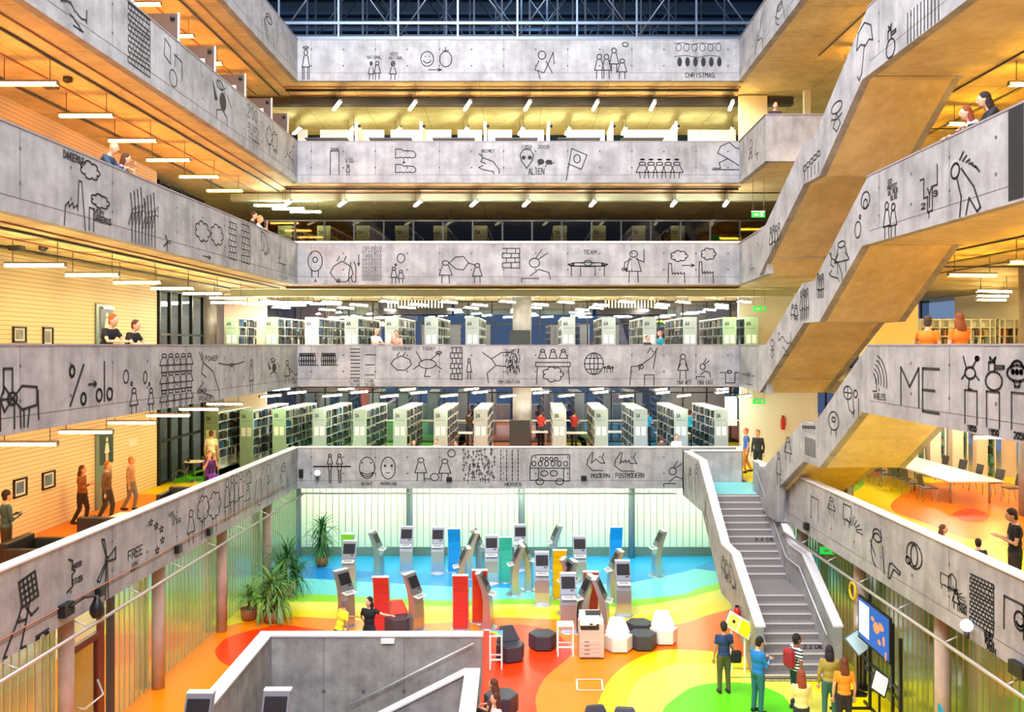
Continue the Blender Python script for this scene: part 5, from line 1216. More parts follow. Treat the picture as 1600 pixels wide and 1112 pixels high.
west(207, 1, 'brown haired person in a black shirt leaning on the fourth level parapet', lean=.3, arms=('rail', 'rail'), top='#17181c', hair='#5a2c18', H=1.74, turn=-.2)
north(585, 1, 'balding person in a white shirt and tie behind the fourth level north parapet', top='#f4f4f4', bald=True, turn=.9, arms=('rail', 'rail'), lean=.15, H=1.78)
north(620, 1, 'person in a peach top with hand at the mouth behind the north parapet', top='#d8a890', hair='#8a4a2a', arms=('up', 'rail'), lean=.2, H=1.7)
north(1011, 1, 'child in a dark shirt peering over the fourth level north parapet', top='#3a3436', hair='#8a4a2c', turn=.6, H=1.5, arms=('rail', 'rail'))
north(1032, 1, 'person in a teal top turned sideways behind the fourth level north parapet', top='#1c8ea0', hair='#a86a4a', turn=-1.2, H=1.68)
person('woman in an orange shirt seen from behind on the fourth level east side', 8.55, 16.5, LV[1], PI + .1, H=1.74, top='#f07a18', hair='#8a4418', longhair=.12, arms=('rail', 'down'))
person('short haired person in an orange shirt with a strap, fourth level east side', 8.42, 17.5, LV[1], PI - .5, H=1.72, top='#f08018', hair='#4a3a2a', arms=('down', 'rail'))
person('girl with long auburn hair leaning over the fifth level east parapet', 8.42, 15.75, LV[2], -PI / 2, H=1.78, top='#d8c8d0', hair='#8a3c20', longhair=.12, lean=.4, arms=('rail', 'rail'))
person('woman with dark hair and black jacket leaning over the east parapet', 8.6, 15.35, LV[2], -PI / 2 - .2, H=1.95, top='#1c1e26', hair='#2a1812', longhair=.05, lean=.45, arms=('rail', 'rail'), sleeve='long')
person('person in dark purple behind the sixth level corner balcony', 8.75, 28.8, LV[3], 0, H=1.72, top='#3a2440', hair='#2a1c18', arms=('rail', 'rail'), lean=.1)
person('man in a grey blue jacket at the very edge of the third level west gallery', -10.95, 18.7, LV[0], PI * .75, H=1.74, top='#3c5a68', legs='#3a2c20', hair='#2a1a14', sleeve='long', arms=('hold', 'hold'))
person('person with orange scarf walking past the restroom door, first of the group', -11.65, 23.4, LV[0], PI / 2, H=1.62, top='#8a4a20', legs='#2a2018', pose='walk', sleeve='long', arms=('hold', 'down'), hair='#5a3018', longhair=.1)
person('person in brown walking past the restroom door, middle of the group', -11.15, 23.8, LV[0], PI / 2, H=1.68, top='#6a4a30', legs='#3a3430', pose='walk', sleeve='long', arms=('down', 'swing'), hair='#a8602c')
person('person in tan walking past the restroom door, last of the group', -11.2, 25.4, LV[0], PI / 2, H=1.6, top='#b89070', legs='#7a7a72', pose='walk', sleeve='long', hair='#b07a50')
person('man in a white shirt with a backpack walking away on the third level', -11.0, 31.6, LV[0], PI, H=1.76, top='#f0f0f0', legs='#b8a88a', pose='walk', hair='#5a3a24')
person('woman with purple bag photographing from the third level west gallery', -9.2, 26.3, LV[0], .6, H=1.66, top='#5a2a7a', legs='#22202a', hair='#8a4420', arms=('up', 'up'), longhair=.1)
for k, (px, lab, hc_, h_, tc) in enumerate(((647, 'blond child barely above the third level parapet', '#c8a06a', 1.3, '#e8e0d0'), (682, 'auburn haired child barely above the third level parapet', '#8a4a28', 1.36, '#d8d0c8'), (711, 'dark haired child barely above the third level parapet', '#4a2a1c', 1.3, '#803020'),
        (1034, 'person with big brown hair behind the third level north parapet', '#5a3020', 1.5, '#5a4a44'), (1057, 'boy in a white shirt behind the third level north parapet', '#6a4028', 1.55, '#f0f0f0'))):
    north(px, 0, lab, top=tc, hair=hc_, H=h_, turn=.4 * (k % 3 - 1) + (PI if px == 1034 else 0))
person('person in blue walking by the third level landing', 8.95, 33.0, LV[0], -PI / 2, H=1.72, top='#4a6ab0', legs='#c87a30', pose='walk', hair='#c86a3a')
person('person in black coat standing next to the landing', 9.25, 32.5, LV[0], -.6, H=1.7, top='#2a2c2e', legs='#1c2022', sleeve='long', hair='#b05a2a')
for px, tc, lab in ((845, '#c03828', 'person in red beyond the third level bookcases near the central column'), (897, '#a82828', 'person in dark red standing at a desk beyond the stacks'), (1012, '#1898d0', 'person in a bright blue shirt beyond the third level bookcases'), (1078, '#18a8d8', 'person in a sky blue shirt beyond the easternmost bookcases'), (733, '#3a2a26', 'person in black beyond the bookcases west of the column')):
    person(lab, (px - CX) / F * 41.8, 41.8, LV[0], PI * .8, H=1.75, top=tc, legs='#2a3040', hair='#3a2418', arms=('hold', 'hold'))
person('man in black holding a phone on the yellow east floor', 9.55, 16.4, LV[0], -PI / 2 - .2, H=1.78, top='#1a1a20', legs='#2a2622', hair='#3a2418', arms=('hold', 'hold'), tilt_=.3)
person('child with brown hair behind the third level east parapet, nearer the table', 8.62, 17.3, LV[0], PI / 2 - .6, H=1.28, top='#e8d8c8', hair='#5a3018', longhair=.1)
person('dark haired child in a navy shirt behind the third level east parapet', 8.85, 16.4, LV[0], PI - .3, H=1.2, top='#26283a', hair='#2a1a14')
# hall floor
gnd(536, 22.75, 'grey haired man in a yellow vest leaning on the stair well wall', PI - .9, H=1.78, top='#f2e030', legs='#444', hair='#6a6468', skin=1, lean=.3, arms=('down', 'rail'))
gnd(577, 22.9, 'woman in a black shirt with hand on hip behind the stair well wall', -.25, H=1.76, top='#17181e', legs='#2a2a30', hair='#1c1410', arms=('back', 'out'), look=-.5, longhair=.04)
gnd(1131, 20.9, 'man in a navy shirt with a shoulder bag, seen from behind on the green circle', PI + .1, H=1.74, top='#2a3c6a', legs='#5a5630', hair='#2a2018', arms=('down', 'down'), skin=1)
gnd(1184, 19.75, 'man in a bright blue jacket looking at his phone', PI / 2 + .5, H=1.76, top='#1878c0', legs='#2a6a70', hair='#1c1410', sleeve='long', arms=('hold', 'hold'), tilt_=.3)
gnd(1244, 19.9, 'man in a striped shirt with a backpack before the grand stairs', PI / 2 + .25, H=1.78, top=M_STRIPE, legs='#1c3c44', hair='#1a1210', skin=2, arms=('down', 'down'))
gnd(1252, 18.0, 'woman with very long auburn hair and cream top, back turned', PI, H=1.66, top='#e8d890', legs='#26303c', hair='#8a4020', sleeve='long', longhair=.24, arms=('hold', 'hold'))
gnd(1296, 19.35, 'woman with dark bobbed hair and khaki shirt, back turned', PI - .2, H=1.7, top='#a89040', legs='#3a6a60', hair='#2a1a22', sleeve='long', longhair=.08, arms=('hold', 'down'))
gnd(1319, 18.65, 'woman in an orange vest with dark sleeves, back turned', PI - .1, H=1.68, top='#f09020', legs='#26202a', hair='#6a3418', longhair=.2, arms=('down', 'down'))
def satchel(name, lab, cat, x, y, z, m, dims, rz=0, strap=None):
    t = thing(name, lab, cat, (x, y, z), rz); a = MB(); a.box(-dims[0], dims[0], -dims[1], dims[1], -dims[2], dims[2]); o = a.obj('bag_body', m, t, bevel=min(dims) * .7)
    a = MB(); a.tube([(-dims[0] * .7, 0, dims[2]), (-dims[0] * .8, -.02, dims[2] + .2), (0, -.04, dims[2] + .3), (dims[0] * .8, -.02, dims[2] + .2), (dims[0] * .7, 0, dims[2])] if not strap else strap, .014, 6); a.obj('strap', M_BLACK, t)
    return t
p = at(1222, 1040, 19.8); satchel('backpack', 'red and black backpack on the man in the striped shirt', 'backpack', 6.36, 19.84, GZ + 1.24, mat('backpack_red', '#a02030', .6), (.09, .15, .21), .25, [(.08, -.1, .2), (.16, -.12, .16), (.1, -.12, -.1)])
satchel('shoulder_bag', 'black shoulder bag hanging on the man in navy', 'bag', 5.4, 20.8, GZ + .92, cl('#1a1a1c'), (.12, .07, .15), 0, [(-.1, 0, .18), (-.3, -.12, .55)])
satchel('shoulder_bag', 'purple bag hanging on the woman taking photographs', 'bag', -9.0, 26.05, LV[0] + .85, cl('#6a2a9a'), (.15, .07, .14))
# two people sitting at the stair well corner
person('seated person with brown hair at the stair well corner, the one farther in', -.38, 18.45, GZ, -PI / 2 - .4, H=1.7, top='#6a4a44', legs='#30343c', hair='#5a2c18', pose='sit', longhair=.1, arms=('lap', 'lap'))
person('seated person with dark hair at the stair well corner, the one nearer', -.32, 17.7, GZ, -PI / 2 + .3, H=1.7, top='#e8d0c8', legs='#30343c', hair='#4a2418', pose='sit', longhair=.05, arms=('lap', 'lap'))
for k, (x, y) in enumerate(((-.3, 18.45), (-.25, 17.7))):
    t = thing('pouf', ['low dark pouf under the seated person farther in', 'low dark pouf under the nearer seated person'][k], 'pouf', (x, y, GZ)); a = MB(); a.prism(hexpts(.3), 0, .4); a.obj('seat', M_VINYL, t, bevel=.02)
# ================================================================== wall drawings and lettering
FONT = {}
for ln in '''A 00 26 40,12 32|B 00 06 36 45 44 33 03,33 42 41 30 00|C 45 36 16 05 01 10 30 41|D 00 06 26 44 42 20 00|E 40 00 06 46,03 33|F 00 06 46,03 33|G 45 36 16 05 01 10 30 41 43 23|H 00 06,40 46,03 43|I 20 26|J 01 10 20 31 36|K 00 06,46 03 40|L 06 00 40|M 00 06 23 46 40|N 00 06 40 46|O 10 01 05 16 36 45 41 30 10|P 00 06 36 45 44 33 03|Q 10 01 05 16 36 45 41 30 10,22 40|R 00 06 36 45 44 33 03,23 40|S 45 36 16 05 04 13 33 42 41 30 10 01|T 20 26,06 46|U 06 01 10 30 41 46|V 06 20 46|W 06 10 24 30 46|X 00 46,06 40|Y 06 23 46,23 20|Z 06 46 00 40|0 10 01 05 16 36 45 41 30 10|1 15 26 20|2 05 16 36 45 44 00 40|3 05 16 36 45 44 33 13,33 42 41 30 10 01|4 30 36 01 41|5 46 06 04 34 43 41 30 10 01|6 36 16 05 01 10 30 41 42 33 13 02|7 06 46 10|8 13 04 05 16 36 45 44 33 13 02 01 10 30 41 42 33|9 01 10 30 41 45 36 16 05 04 13 33 44|% 00 46,06 05 15 16 06,41 40 30 31 41|. 20 21|+ 23 27 25 15 35|-03 03 43'''.split('|'):
    c = ln[0]; FONT[c] = [[(int(p[0]) / 4, int(p[1]) / 6) for p in seg.split()] for seg in ln[1:].strip().split(',')]
FONT['O'] = FONT['0'] = [[(.5 + .46 * math.cos(k * math.pi / 7), .5 + .5 * math.sin(k * math.pi / 7)) for k in range(15)]]
def text_lines(s, adv=1.35, slant=0.0):
    out = []; x = 0
    for ch in s.upper():
        for seg in FONT.get(ch, []): out.append([(x + p[0], p[1]) for p in seg])
        x += adv
    wd = max(x - (adv - 1), 1e-3)
    return [[(p[0] / wd, p[1]) for p in seg] for seg in out]
def C(cx, cy, rx, ry=None, n=16, a0=0, a1=2 * math.pi): ry = ry or rx; return [(cx + rx * math.cos(a0 + (a1 - a0) * k / n), cy + ry * math.sin(a0 + (a1 - a0) * k / n)) for k in range(n + 1)]
def manp(cx=.5, w_=.25, b=0, h=1.0, legs=True):
    o = [C(cx, b + h * .87, w_ * .38, h * .1), [(cx - w_ * .35, b + h * .76), (cx - w_ * .75, b + h * .34), (cx + w_ * .75, b + h * .34), (cx + w_ * .35, b + h * .76)]]
    if legs: o += [[(cx - w_ * .4, b + h * .34), (cx - w_ * .45, b)], [(cx + w_ * .4, b + h * .34), (cx + w_ * .45, b)]]
    return o
def cloud(cx=.5, cy=.5, rx=.45, ry=.4, n=7):
    o = []
    for k in range(n): a = 2 * math.pi * k / n; o += C(cx + rx * .72 * math.cos(a), cy + ry * .72 * math.sin(a), rx * .38, ry * .38, 6, a - 1.5, a + 1.5)
    return [o + [o[0]]]
def star(cx, cy, r): return [[(cx + r * (1 if k % 2 == 0 else .42) * math.cos(math.pi / 2 + k * math.pi / 5), cy + r * (1 if k % 2 == 0 else .42) * math.sin(math.pi / 2 + k * math.pi / 5)) for k in range(11)]]
def arrow(): return [[(0, .5), (1, .5)], [(.72, .85), (1, .5), (.72, .15)]]
def scribble(seed, n=14, turn=.9):
    r = random.Random(seed); o = []
    for j in range(3):
        x, y = r.random() * .6 + .2, r.random() * .6 + .2; a = r.random() * 6; p = []
        for k in range(n): p.append((min(1, max(0, x)), min(1, max(0, y)))); a += r.uniform(-turn, turn); x += .14 * math.cos(a); y += .14 * math.sin(a)
        o.append(p)
    return o
def grid(nx, ny, jit=0, seed=1):
    r = random.Random(seed); o = []
    for i in range(ny + 1): o.append([(0, i / ny), (1, i / ny + r.uniform(-jit, jit))])
    for i in range(ny):
        for j in range(nx + 1): x = j / nx + (i % 2) * .5 / nx; o.append([(min(x, 1), i / ny), (min(x + r.uniform(-jit, jit), 1), (i + 1) / ny)])
    return o
def crosses(n, m, scat, seed=3):
    r = random.Random(seed); o = []
    for i in range(n):
        for j in range(m):
            x, y = (i + .5) / n, (j + .5) / m; s = .5 / max(n, m)
            if scat: x += r.uniform(-.06, .06); y += r.uniform(-.06, .06); s *= r.uniform(.6, 1.8)
            o += [[(x, y - s), (x, y + s)], [(x - s * .6, y + s * .3), (x + s * .6, y + s * .3)]]
    return o
def FILL(p): return ['fill'] + p
def factory(): return [[(0, 0), (.02, .95), (.16, .95), (.2, .42), (.32, .52), (.34, .42), (.48, .52), (.5, .42), (.64, .52), (.66, .42), (.82, .5), (.84, 0)]]
def turbine(): return [[(.46, 0), (.5, .62)], [(.6, 0), (.54, .62)], C(.52, .66, .05, .04), [(.5, .7), (.3, 1), (.42, .98), (.52, .72)], [(.56, .66), (.95, .78), (.95, .6), (.56, .62)], [(.48, .62), (.1, .4), (.2, .36), (.52, .6)]]
SH = dict(
 man=lambda: manp(.5, .5), pair=lambda: manp(.3, .3) + manp(.72, .3, 0, .9), trio=lambda: manp(.2, .22) + manp(.5, .22, 0, .9) + manp(.8, .22, 0, .95), four=lambda: manp(.15, .2, 0, .8) + manp(.38, .2, 0, .8) + manp(.62, .2, .2, .8) + manp(.88, .2, 0, .65),
 angels=lambda: sum([manp(.1 + .2 * k, .2, 0, .8, False) + [C(.1 + .2 * k, .9, .045, .02)] + [[(.05 + .2 * k, 0), (.03 + .2 * k, .3)], [(.15 + .2 * k, 0), (.17 + .2 * k, .3)]] for k in range(5)], []),
 dress=lambda: [C(.5, .97, .3, .03), C(.5, .82, .2, .09), [(.3, .72), (.08, .38), (.92, .38), (.7, .72)], [(.3, .38), (.3, 0)], [(.12, .38), (.12, 0)], [(.7, .38), (.7, 0)], [(.88, .38), (.88, 0)]],
 smile=lambda: [C(.5, .5, .48), C(.5, .48, .3, .25, 10, math.pi * 1.1, math.pi * 1.9), FILL(C(.35, .65, .04)), FILL(C(.65, .65, .04))], blank=lambda: [C(.5, .5, .45, .48)],
 sadface=lambda: [C(.5, .5, .45, .48), FILL(C(.3, .6, .07, .06)), FILL(C(.72, .6, .07, .06)), [(.4, .3), (.6, .3)]], bigsmile=lambda: [C(.5, .5, .48), [(.06, .32), (.25, .16), (.5, .1), (.75, .16), (.94, .32), (.75, .26), (.5, .2), (.25, .26), (.06, .32)], FILL(C(.2, .72, .05, .04)), FILL(C(.75, .72, .05, .04))],
 darkman=lambda: [FILL(C(.5, .85, .25, .13))] + manp(.5, .6, 0, .86)[1:], hatman=lambda: [C(.5, .85, .25, .13), [(.3, .8), (.6, .95)], [(.4, .76), (.7, .9)]] + manp(.5, .6, 0, .86)[1:],
 arrow=arrow, darr=lambda: [[(.5, 1), (.5, 0)], [(.2, .25), (.5, 0), (.8, .25)]], cloud=lambda: cloud(), factory=factory, smoke=lambda: [[(p[0], p[1] * .62) for p in s] for s in factory()] + [[(.1 + p[0] * .9, .62 + p[1] * .38) for p in s] for s in cloud()],
 alien=lambda: [[(.5, 0), (.12, .4), (.02, .7), (.25, .97), (.5, 1), (.75, .97), (.98, .7), (.88, .4), (.5, 0)], FILL(C(.28, .56, .15, .11)), FILL(C(.72, .56, .15, .11))], insect=lambda: [FILL(C(.25, .5, .2, .3)), FILL(C(.7, .45, .2, .25)), [(.1, .1), (.25, .3)], [(.5, 0), (.6, .25)], [(.8, .2), (1, .4)]],
 boot=lambda: [[(0, 0), (0, 1), (.3, 1), (.38, .8), (.6, .85), (.9, .75), (1, .4), (.95, .1), (.8, 0), (.7, .12), (.6, 0), (.5, .12), (.4, 0), (.3, .1), (0, 0)]],
 tower=lambda: [[(0, 0), (.02, 1), (.98, 1), (1, 0)]], flag=lambda: [[(.05, 0), (.3, 1), (1, .8), (.75, .35), (.15, .52)], C(.55, .68, .15, .13, 12)], leafman=lambda: [C(.4, .8, .18, .14), [(.25, .62), (.05, .3), (.5, .2), (.7, .5), (.95, .9), (1, .5)], [(.2, .3), (.3, 0)], [(.6, .6), (.9, .2)]],
 runner=lambda: [[(.05, .05), (.3, .05), (.25, .25), (.55, .4), (.2, .6), (.3, .85), (.6, 1), (.8, .8), (.95, .75)], [(.55, .4), (1, .1)], [(0, 0), (1, 0)]], bubble=lambda: [C(.55, .84, .2, .15), C(.28, .62, .04, .03)] + manp(.18, .22, 0, .56) + manp(.55, .22, 0, .45),
 talk=lambda: manp(.1, .22, 0, .8) + manp(.9, .16, 0, .7) + [[(.2, .7), (.35, .9), (.55, .92), (.68, .7), (.55, .45), (.35, .5), (.2, .68)], [(.68, .7), (.85, .62)]], bars=lambda: sum([[[(0, y), (1, y)]] for y in (0, .12, .24, .36, .5, .62, .75, .88, 1)], []), bars2=lambda: [[(0, .1), (1, .1)], [(0, .45), (1, .45)], [(0, .8), (1, .8)]],
 shelf=lambda: grid(2, 4, .04), beast=lambda: [[(0, .35), (.15, .6), (.5, .8), (.9, .6), (1, .3), (.7, 0), (.3, 0), (0, .35)], [(.3, .8), (.4, 1)], [(.6, .8), (.7, 1)]], bench=lambda: [[(0, .5), (1, .5)], [(.05, .5), (.05, 0)], [(.95, .5), (.95, 0)], [(.3, .5), (.3, 0)], [(.7, .5), (.7, 0)], C(.5, .65, .1, .14)] + cloud(.5, .58, .5, .1, 8),
 judge=lambda: manp(.5, .45) + [[(.4, .72), (.1, .6), (.1, .45)], [(.6, .72), (.95, .62), (.95, 1)], C(.05, .4, .05, .04), C(.18, .4, .05, .04)], desk=lambda: [[(0, .62), (1, .62), (1, .5), (0, .5), (0, .62)], [(.05, .5), (.02, 0)], [(.95, .5), (.98, 0)]] + manp(.2, .16, .6, .4, False) + manp(.5, .16, .6, .4, False) + manp(.8, .16, .6, .4, False) + cloud(.5, .28, .28, .2),
 globe=lambda: [C(.5, .5, .5), C(.5, .5, .22, .5), [(0, .5), (1, .5)], [(.5, 0), (.5, 1)], [(.08, .75), (.92, .75)], [(.08, .25), (.92, .25)]], giant=lambda: [[(0, 0), (.05, .5), (.35, .52)], [(.3, .4), (.4, .55), (.75, .75), (.95, 1)], [(.8, .45), (.9, .95)], [(.5, 0), (.5, .28), (.82, .28), (.82, 0)], [(.6, .85), (.7, 1), (.8, .88)], C(.38, .5, .08, .06)],
 people9=lambda: sum([manp(.08 + .12 * k, .12, .3, .6) for k in range(7)], []) + [[(0, .3), (1, .3)]], bigbeast=lambda: [[(.0, .95), (.3, .75), (.65, .95), (1, .95)], [(.3, .75), (.45, .55), (.15, .3), (.2, 0)], [(.45, .55), (.9, .5), (1, .6)]], box=lambda: [[(0, .7), (.3, .7), (.3, 0), (.8, 0), (.8, .7), (1, .7)], C(.5, .75, .12, .1)],
 bus=lambda: [[(0, .15), (0, .5), (.05, .95), (.2, 1), (1, 1), (1, .12), (0, .15)], [(0, .55), (1, .55)], C(.25, .1, .1), C(.75, .1, .1), [(.22, .55), (.22, .2)], C(.36, .38, .09), C(.6, .38, .09), [(.85, .55), (.85, .15)]] + [C(.1 + .16 * k, .7, .05, .08) for k in range(6)] + [C(.3 + .12 * k, .85, .04, .06) for k in range(4)],
 arm=lambda: [[(.3, 1), (.05, .6), (0, .3), (.3, .02), (.9, 0)], [(.35, .98), (.25, .4), (.5, .62), (.75, .42), (1, .4), (.85, .7), (.95, .95)]], arm2=lambda: [[(.3, 1), (.05, .6), (0, .3), (.3, .02), (.9, 0)], [(.35, .98), (.25, .4), (.35, .55), (.4, .45), (.5, .58), (.55, .45), (.65, .58), (.7, .42), (1, .4), (.85, .7), (.95, .95)]],
 peg=lambda: manp(.5, .5, .45, .5, True) + [FILL([(.38, 0), (.3, .45), (.45, .45), (.5, 0)]), FILL([(.6, 0), (.55, .45), (.7, .45), (.72, 0)])], ball=lambda: manp(.15, .25) + manp(.9, .25, 0, .95) + [C(.58, .16, .13, .15), [(.25, .1), (.45, .08)]], crossS=lambda: crosses(9, 8, True), crossG=lambda: crosses(4, 8, False),
 bulbs=lambda: sum([[C(.1 + .17 * k, .8, .06, .14), FILL(C(.12 + .17 * k, .25, .05, .18))] for k in range(6)], []) + [[(0, .95), (.2, .98), (.4, .9), (.6, .98), (.8, .92), (1, 1)], [(0, .45), (.25, .5), (.5, .42), (.75, .5), (1, .45)]], writing=lambda: [[(0, 0), (.0, .12), (.6, .12)], [(.3, .2), (.6, .4), (.95, .3), (1, .1)], C(.45, .6, .18, .14), [(.5, .75), (.7, 1)], [(.6, .72), (.9, .9)]],
 head=lambda: [C(.5, .6, .45, .38), [(.3, .25), (.3, 0)], [(.7, .25), (.7, 0)], C(.5, .65, .15, .1)], birds=lambda: [FILL([(.05, .85), (.3, .45), (.15, .4)]), FILL(C(.55, .5, .16, .22)), [(.3, .9), (.5, .75), (.7, .9)], [(.75, .75), (.98, .5)], [(.25, 0), (.25, .2), (.5, .3), (.75, .2), (.75, 0)], C(.4, .85, .15, .1)], books=lambda: [[(0, .6), (.05, 1), (.35, .9), (.35, .5), (0, .6)], [(.55, .8), (1, .75), (1, .3)], [(.6, .8), (.6, .5)], C(.5, .2, .2, .2)],
 house=lambda: [[(.1, 0), (.1, .7), (.5, 1), (.9, .7), (.9, 0), (.1, 0)]], turbine=turbine, turbines=lambda: sum([[[(x * .24 + .1 * k, y * (.8 + .05 * (k % 4))) for x, y in s] for s in turbine()] for k in range(8)], []), blocks=lambda: grid(3, 6, .03), bodies=lambda: sum([manp(.1 + .2 * k, .18, .34 * j, .34) for k in range(5) for j in range(3)], []) + [[(0, .33), (1, .33)], [(0, .66), (1, .66)]],
 gift=lambda: [[(0, .0), (0, .5), (.35, .5), (.35, 0)], [(.08, .6), (.08, 1), (.3, 1), (.3, .62)], C(.3, .5, .12, .1), [(.3, .5), (.1, .7), (0, .5), (.1, .3), (.3, .5), (.55, .7), (.95, .66), (.95, .35), (.55, .3), (.3, .5)], [(.5, .3), (.52, 0)], [(.6, .3), (.6, 0)], [(.75, .32), (.7, 0)], [(.98, .6), (1, .1)]],
 thinker=lambda: [C(.25, .85, .16, .14), C(.6, .68, .05, .04)] + manp(.75, .35, 0, .6), profile=lambda: [[(0, 1), (.2, .8), (.1, .6), (.35, .5)], [(.2, .8), (.7, .6), (1, .2), (1, 0)], [(.2, .4), (.0, .3), (.2, .2), (.7, .1), (.75, 0)], [(.1, 1), (.2, .9)]], lineman=lambda: [[(0, 1), (.3, .85), (.7, .85), (1, 1)], C(.5, .8, .07, .1), [(.4, .7), (.42, .3)], [(.6, .7), (.58, .3)]],
 gridhead=lambda: [[(.5 + .45 * x - .1 * y, .62 + .36 * y + .06 * x - .05) for x, y in s] for s in [[(0, 0), (1, 0), (1, 1), (0, 1), (0, 0)], [(.25, 0), (.25, 1)], [(.5, 0), (.5, 1)], [(.75, 0), (.75, 1)], [(0, .25), (1, .25)], [(0, .5), (1, .5)], [(0, .75), (1, .75)]]] + [[(.5, .6), (.35, .4), (.0, .02), (.08, 0)], [(.7, .6), (.6, .35), (.45, .02), (.6, 0)], [(.35, .4), (.6, .38)], [(.6, .55), (.75, .4), (.95, .45)]],
 skate=lambda: [C(.15, .3, .14, .3), C(.85, .3, .14, .3), [(0, .8), (1, .9)], [(.15, .5), (.5, .8), (.85, .5)]], brace=lambda: [[(.2, 1), (.7, .9), (.6, .65), (1, .55), (.6, .45), (.7, .1), (0, 0)]], stars=lambda: star(.15, .9, .1) + star(.4, .75, .1) + star(.65, .6, .1) + star(.7, .3, .1) + star(.45, .1, .1), dude=lambda: manp(.5, .6) + [[(.3, .6), (.1, .4)], [(.7, .6), (.95, .4)]],
 trees=lambda: cloud(.25, .7, .22, .28) + cloud(.72, .65, .25, .3) + [[(.22, .45), (.2, 0)], [(.3, .45), (.32, 0)], [(.65, .4), (.62, 0)], [(.78, .4), (.8, 0)]], tallmen=lambda: manp(.15, .2) + manp(.4, .2, .05) + manp(.62, .2, 0) + manp(.86, .2, .05), umbrella=lambda: [[(.1, .6), (.2, .9), (.55, 1), (.9, .85), (1, .55), (.8, .62), (.6, .55), (.35, .65), (.1, .6)], [(.55, .6), (.4, .1), (.25, 0), (.15, .1)]],
 plane=lambda: [C(.5, .8, .3, .18), [(.5, .6), (.3, .2), (.5, 0), (.7, .2), (.5, .6)], [(.2, .5), (.5, .4), (.8, .5)]], stripesm=lambda: [[(.1 * k + .05, 0), (.1 * k + .05, 1)] for k in range(10)], frames=lambda: [[(.2 * k, .4 + .06 * k), (.2 * k + .14, .4 + .06 * k), (.2 * k + .14, .6 + .06 * k), (.2 * k, .6 + .06 * k), (.2 * k, .4 + .06 * k)] for k in range(5)] + [[(.2 * k + .05, .4), (.2 * k + .05, 0)] for k in range(5)],
 faces=lambda: [C(.7, .8, .28, .18), C(.35, .48, .05, .04), C(.2, .22, .2, .18), C(.7, .72, .12, .1)], step=lambda: [[(0, .8), (.2, .8), (.2, .35), (.4, .35), (.4, 0), (.65, 0), (.65, .55), (.9, .55), (.9, 1)], [(.5, .1), (.5, .4), (.4, .55)], [(.5, .4), (.62, .55)]], hairman=lambda: [C(.15, .75, .14, .12)] + [[(.3 + .1 * k, .9 - .04 * k), (.42 + .1 * k, 1 - .08 * k)] for k in range(6)] + [[(.2, .64), (.35, .3), (.3, 0)], [(.35, .75), (.75, .4), (.95, .05), (.85, 0), (.6, .25), (.5, 0)]],
 waves=lambda: [C(.0 + .02 * k, .3, .2 + .16 * k, .25 + .14 * k, 8, -.2, 1.3) for k in range(5)] + [[(0, .0), (.25, 0), (.25, .35), (.1, .5)]], crab=lambda: [C(.5, .5, .3, .18), [(.3, .6), (.1, 1)], [(.6, .65), (.9, .95)], [(.2, .45), (0, .3)], [(.8, .45), (1, .3)], [(.45, .3), (.4, 0), (.6, 0)], C(.9, .95, .1, .05)], rabbit=lambda: [C(.5, .3, .42, .28), [(.25, .6), (.25, .85), (.55, .85), (.55, .6)], [(.55, .75), (1, .75), (1, .68), (.55, .66)], [(.35, .85), (.3, 1), (.45, .9), (.6, 1), (.5, .85)]],
 saucer=lambda: [C(.5, .5, .5, .3), C(.5, .68, .3, .28, 10, 0, math.pi), [(.35, .2), (.4, 0), (.6, 0), (.65, .2)]] + [C(.3 + .2 * k, .55, .05, .06) for k in range(3)], plinth=lambda: [[(0, 0), (0, 1), (1, 1), (1, 0)]], worldman=lambda: [C(.3, .75, .28, .22), [(.02, .75), (.58, .75)], [(.3, .53), (.3, .97)], C(.8, .75, .12, .12), [(.3, .5), (.4, .2), (.6, .1), (.75, .2)], [(.65, .6), (.7, 0)], [(1, .6), (1, 0)]], bricks=lambda: grid(7, 12, .02), swirl=lambda: [C(.6, .8, .25, .15), C(.6, .45, .35, .4, 12, 1, 4.5), [(.9, .6), (1, 0)], [(.2, .6), (.4, .4), (.5, .3)]],
 tap=lambda: [[(0, .0), (.1, .85), (.3, 1), (.95, .75), (.9, .55), (.45, .7), (.35, .5), (.15, .0), (0, 0)]], mirror=lambda: [C(.5, .5, .5), C(.5, .5, .22, .42), C(.1, .2, .16, .14)], spray=lambda: [[(0, .5), (0, 1), (.4, 1), (.4, .5), (0, .5)], [(.05, .5), (.05, .3)], [(.3, .5), (.3, .3)]] + [[(.5 + .15 * math.cos(a), .3 + .15 * math.sin(a)), (.5 + .45 * math.cos(a), .3 + .38 * math.sin(a))] for a in (0, .4, .8, 1.2, 1.6, 2.0, 2.4)], notch=lambda: [[(.2, 1), (.2, .5), (0, .5), (0, .3), (.9, .3)], [(.5, .3), (.5, 0)], [(.7, .3), (.7, 0)]], couple=lambda: manp(.25, .4, .1, .9) + manp(.75, .4, 0, .95) + [FILL([(.6, .1), (.75, .35), (.9, .1)])],
)
SH['percent'] = lambda: [C(.16, .85, .14, .13), C(.84, .13, .15, .14), [(.05, 0), (.85, 1)]]
SH['olo'] = lambda: [C(.18, .16, .17, .15), C(.83, .16, .17, .15), [(.5, 0), (.5, 1)]]
SH['works'] = lambda: [[(0, 0), (.05, .42), (.2, .52), (.22, .42), (.4, .52), (.42, .42), (.6, .5), (.63, .4), (.68, 1), (.82, 1), (1, 0)]]
SH['s1'] = lambda: scribble(1); SH['s2'] = lambda: scribble(5); SH['s3'] = lambda: scribble(9); SH['s4'] = lambda: scribble(13)
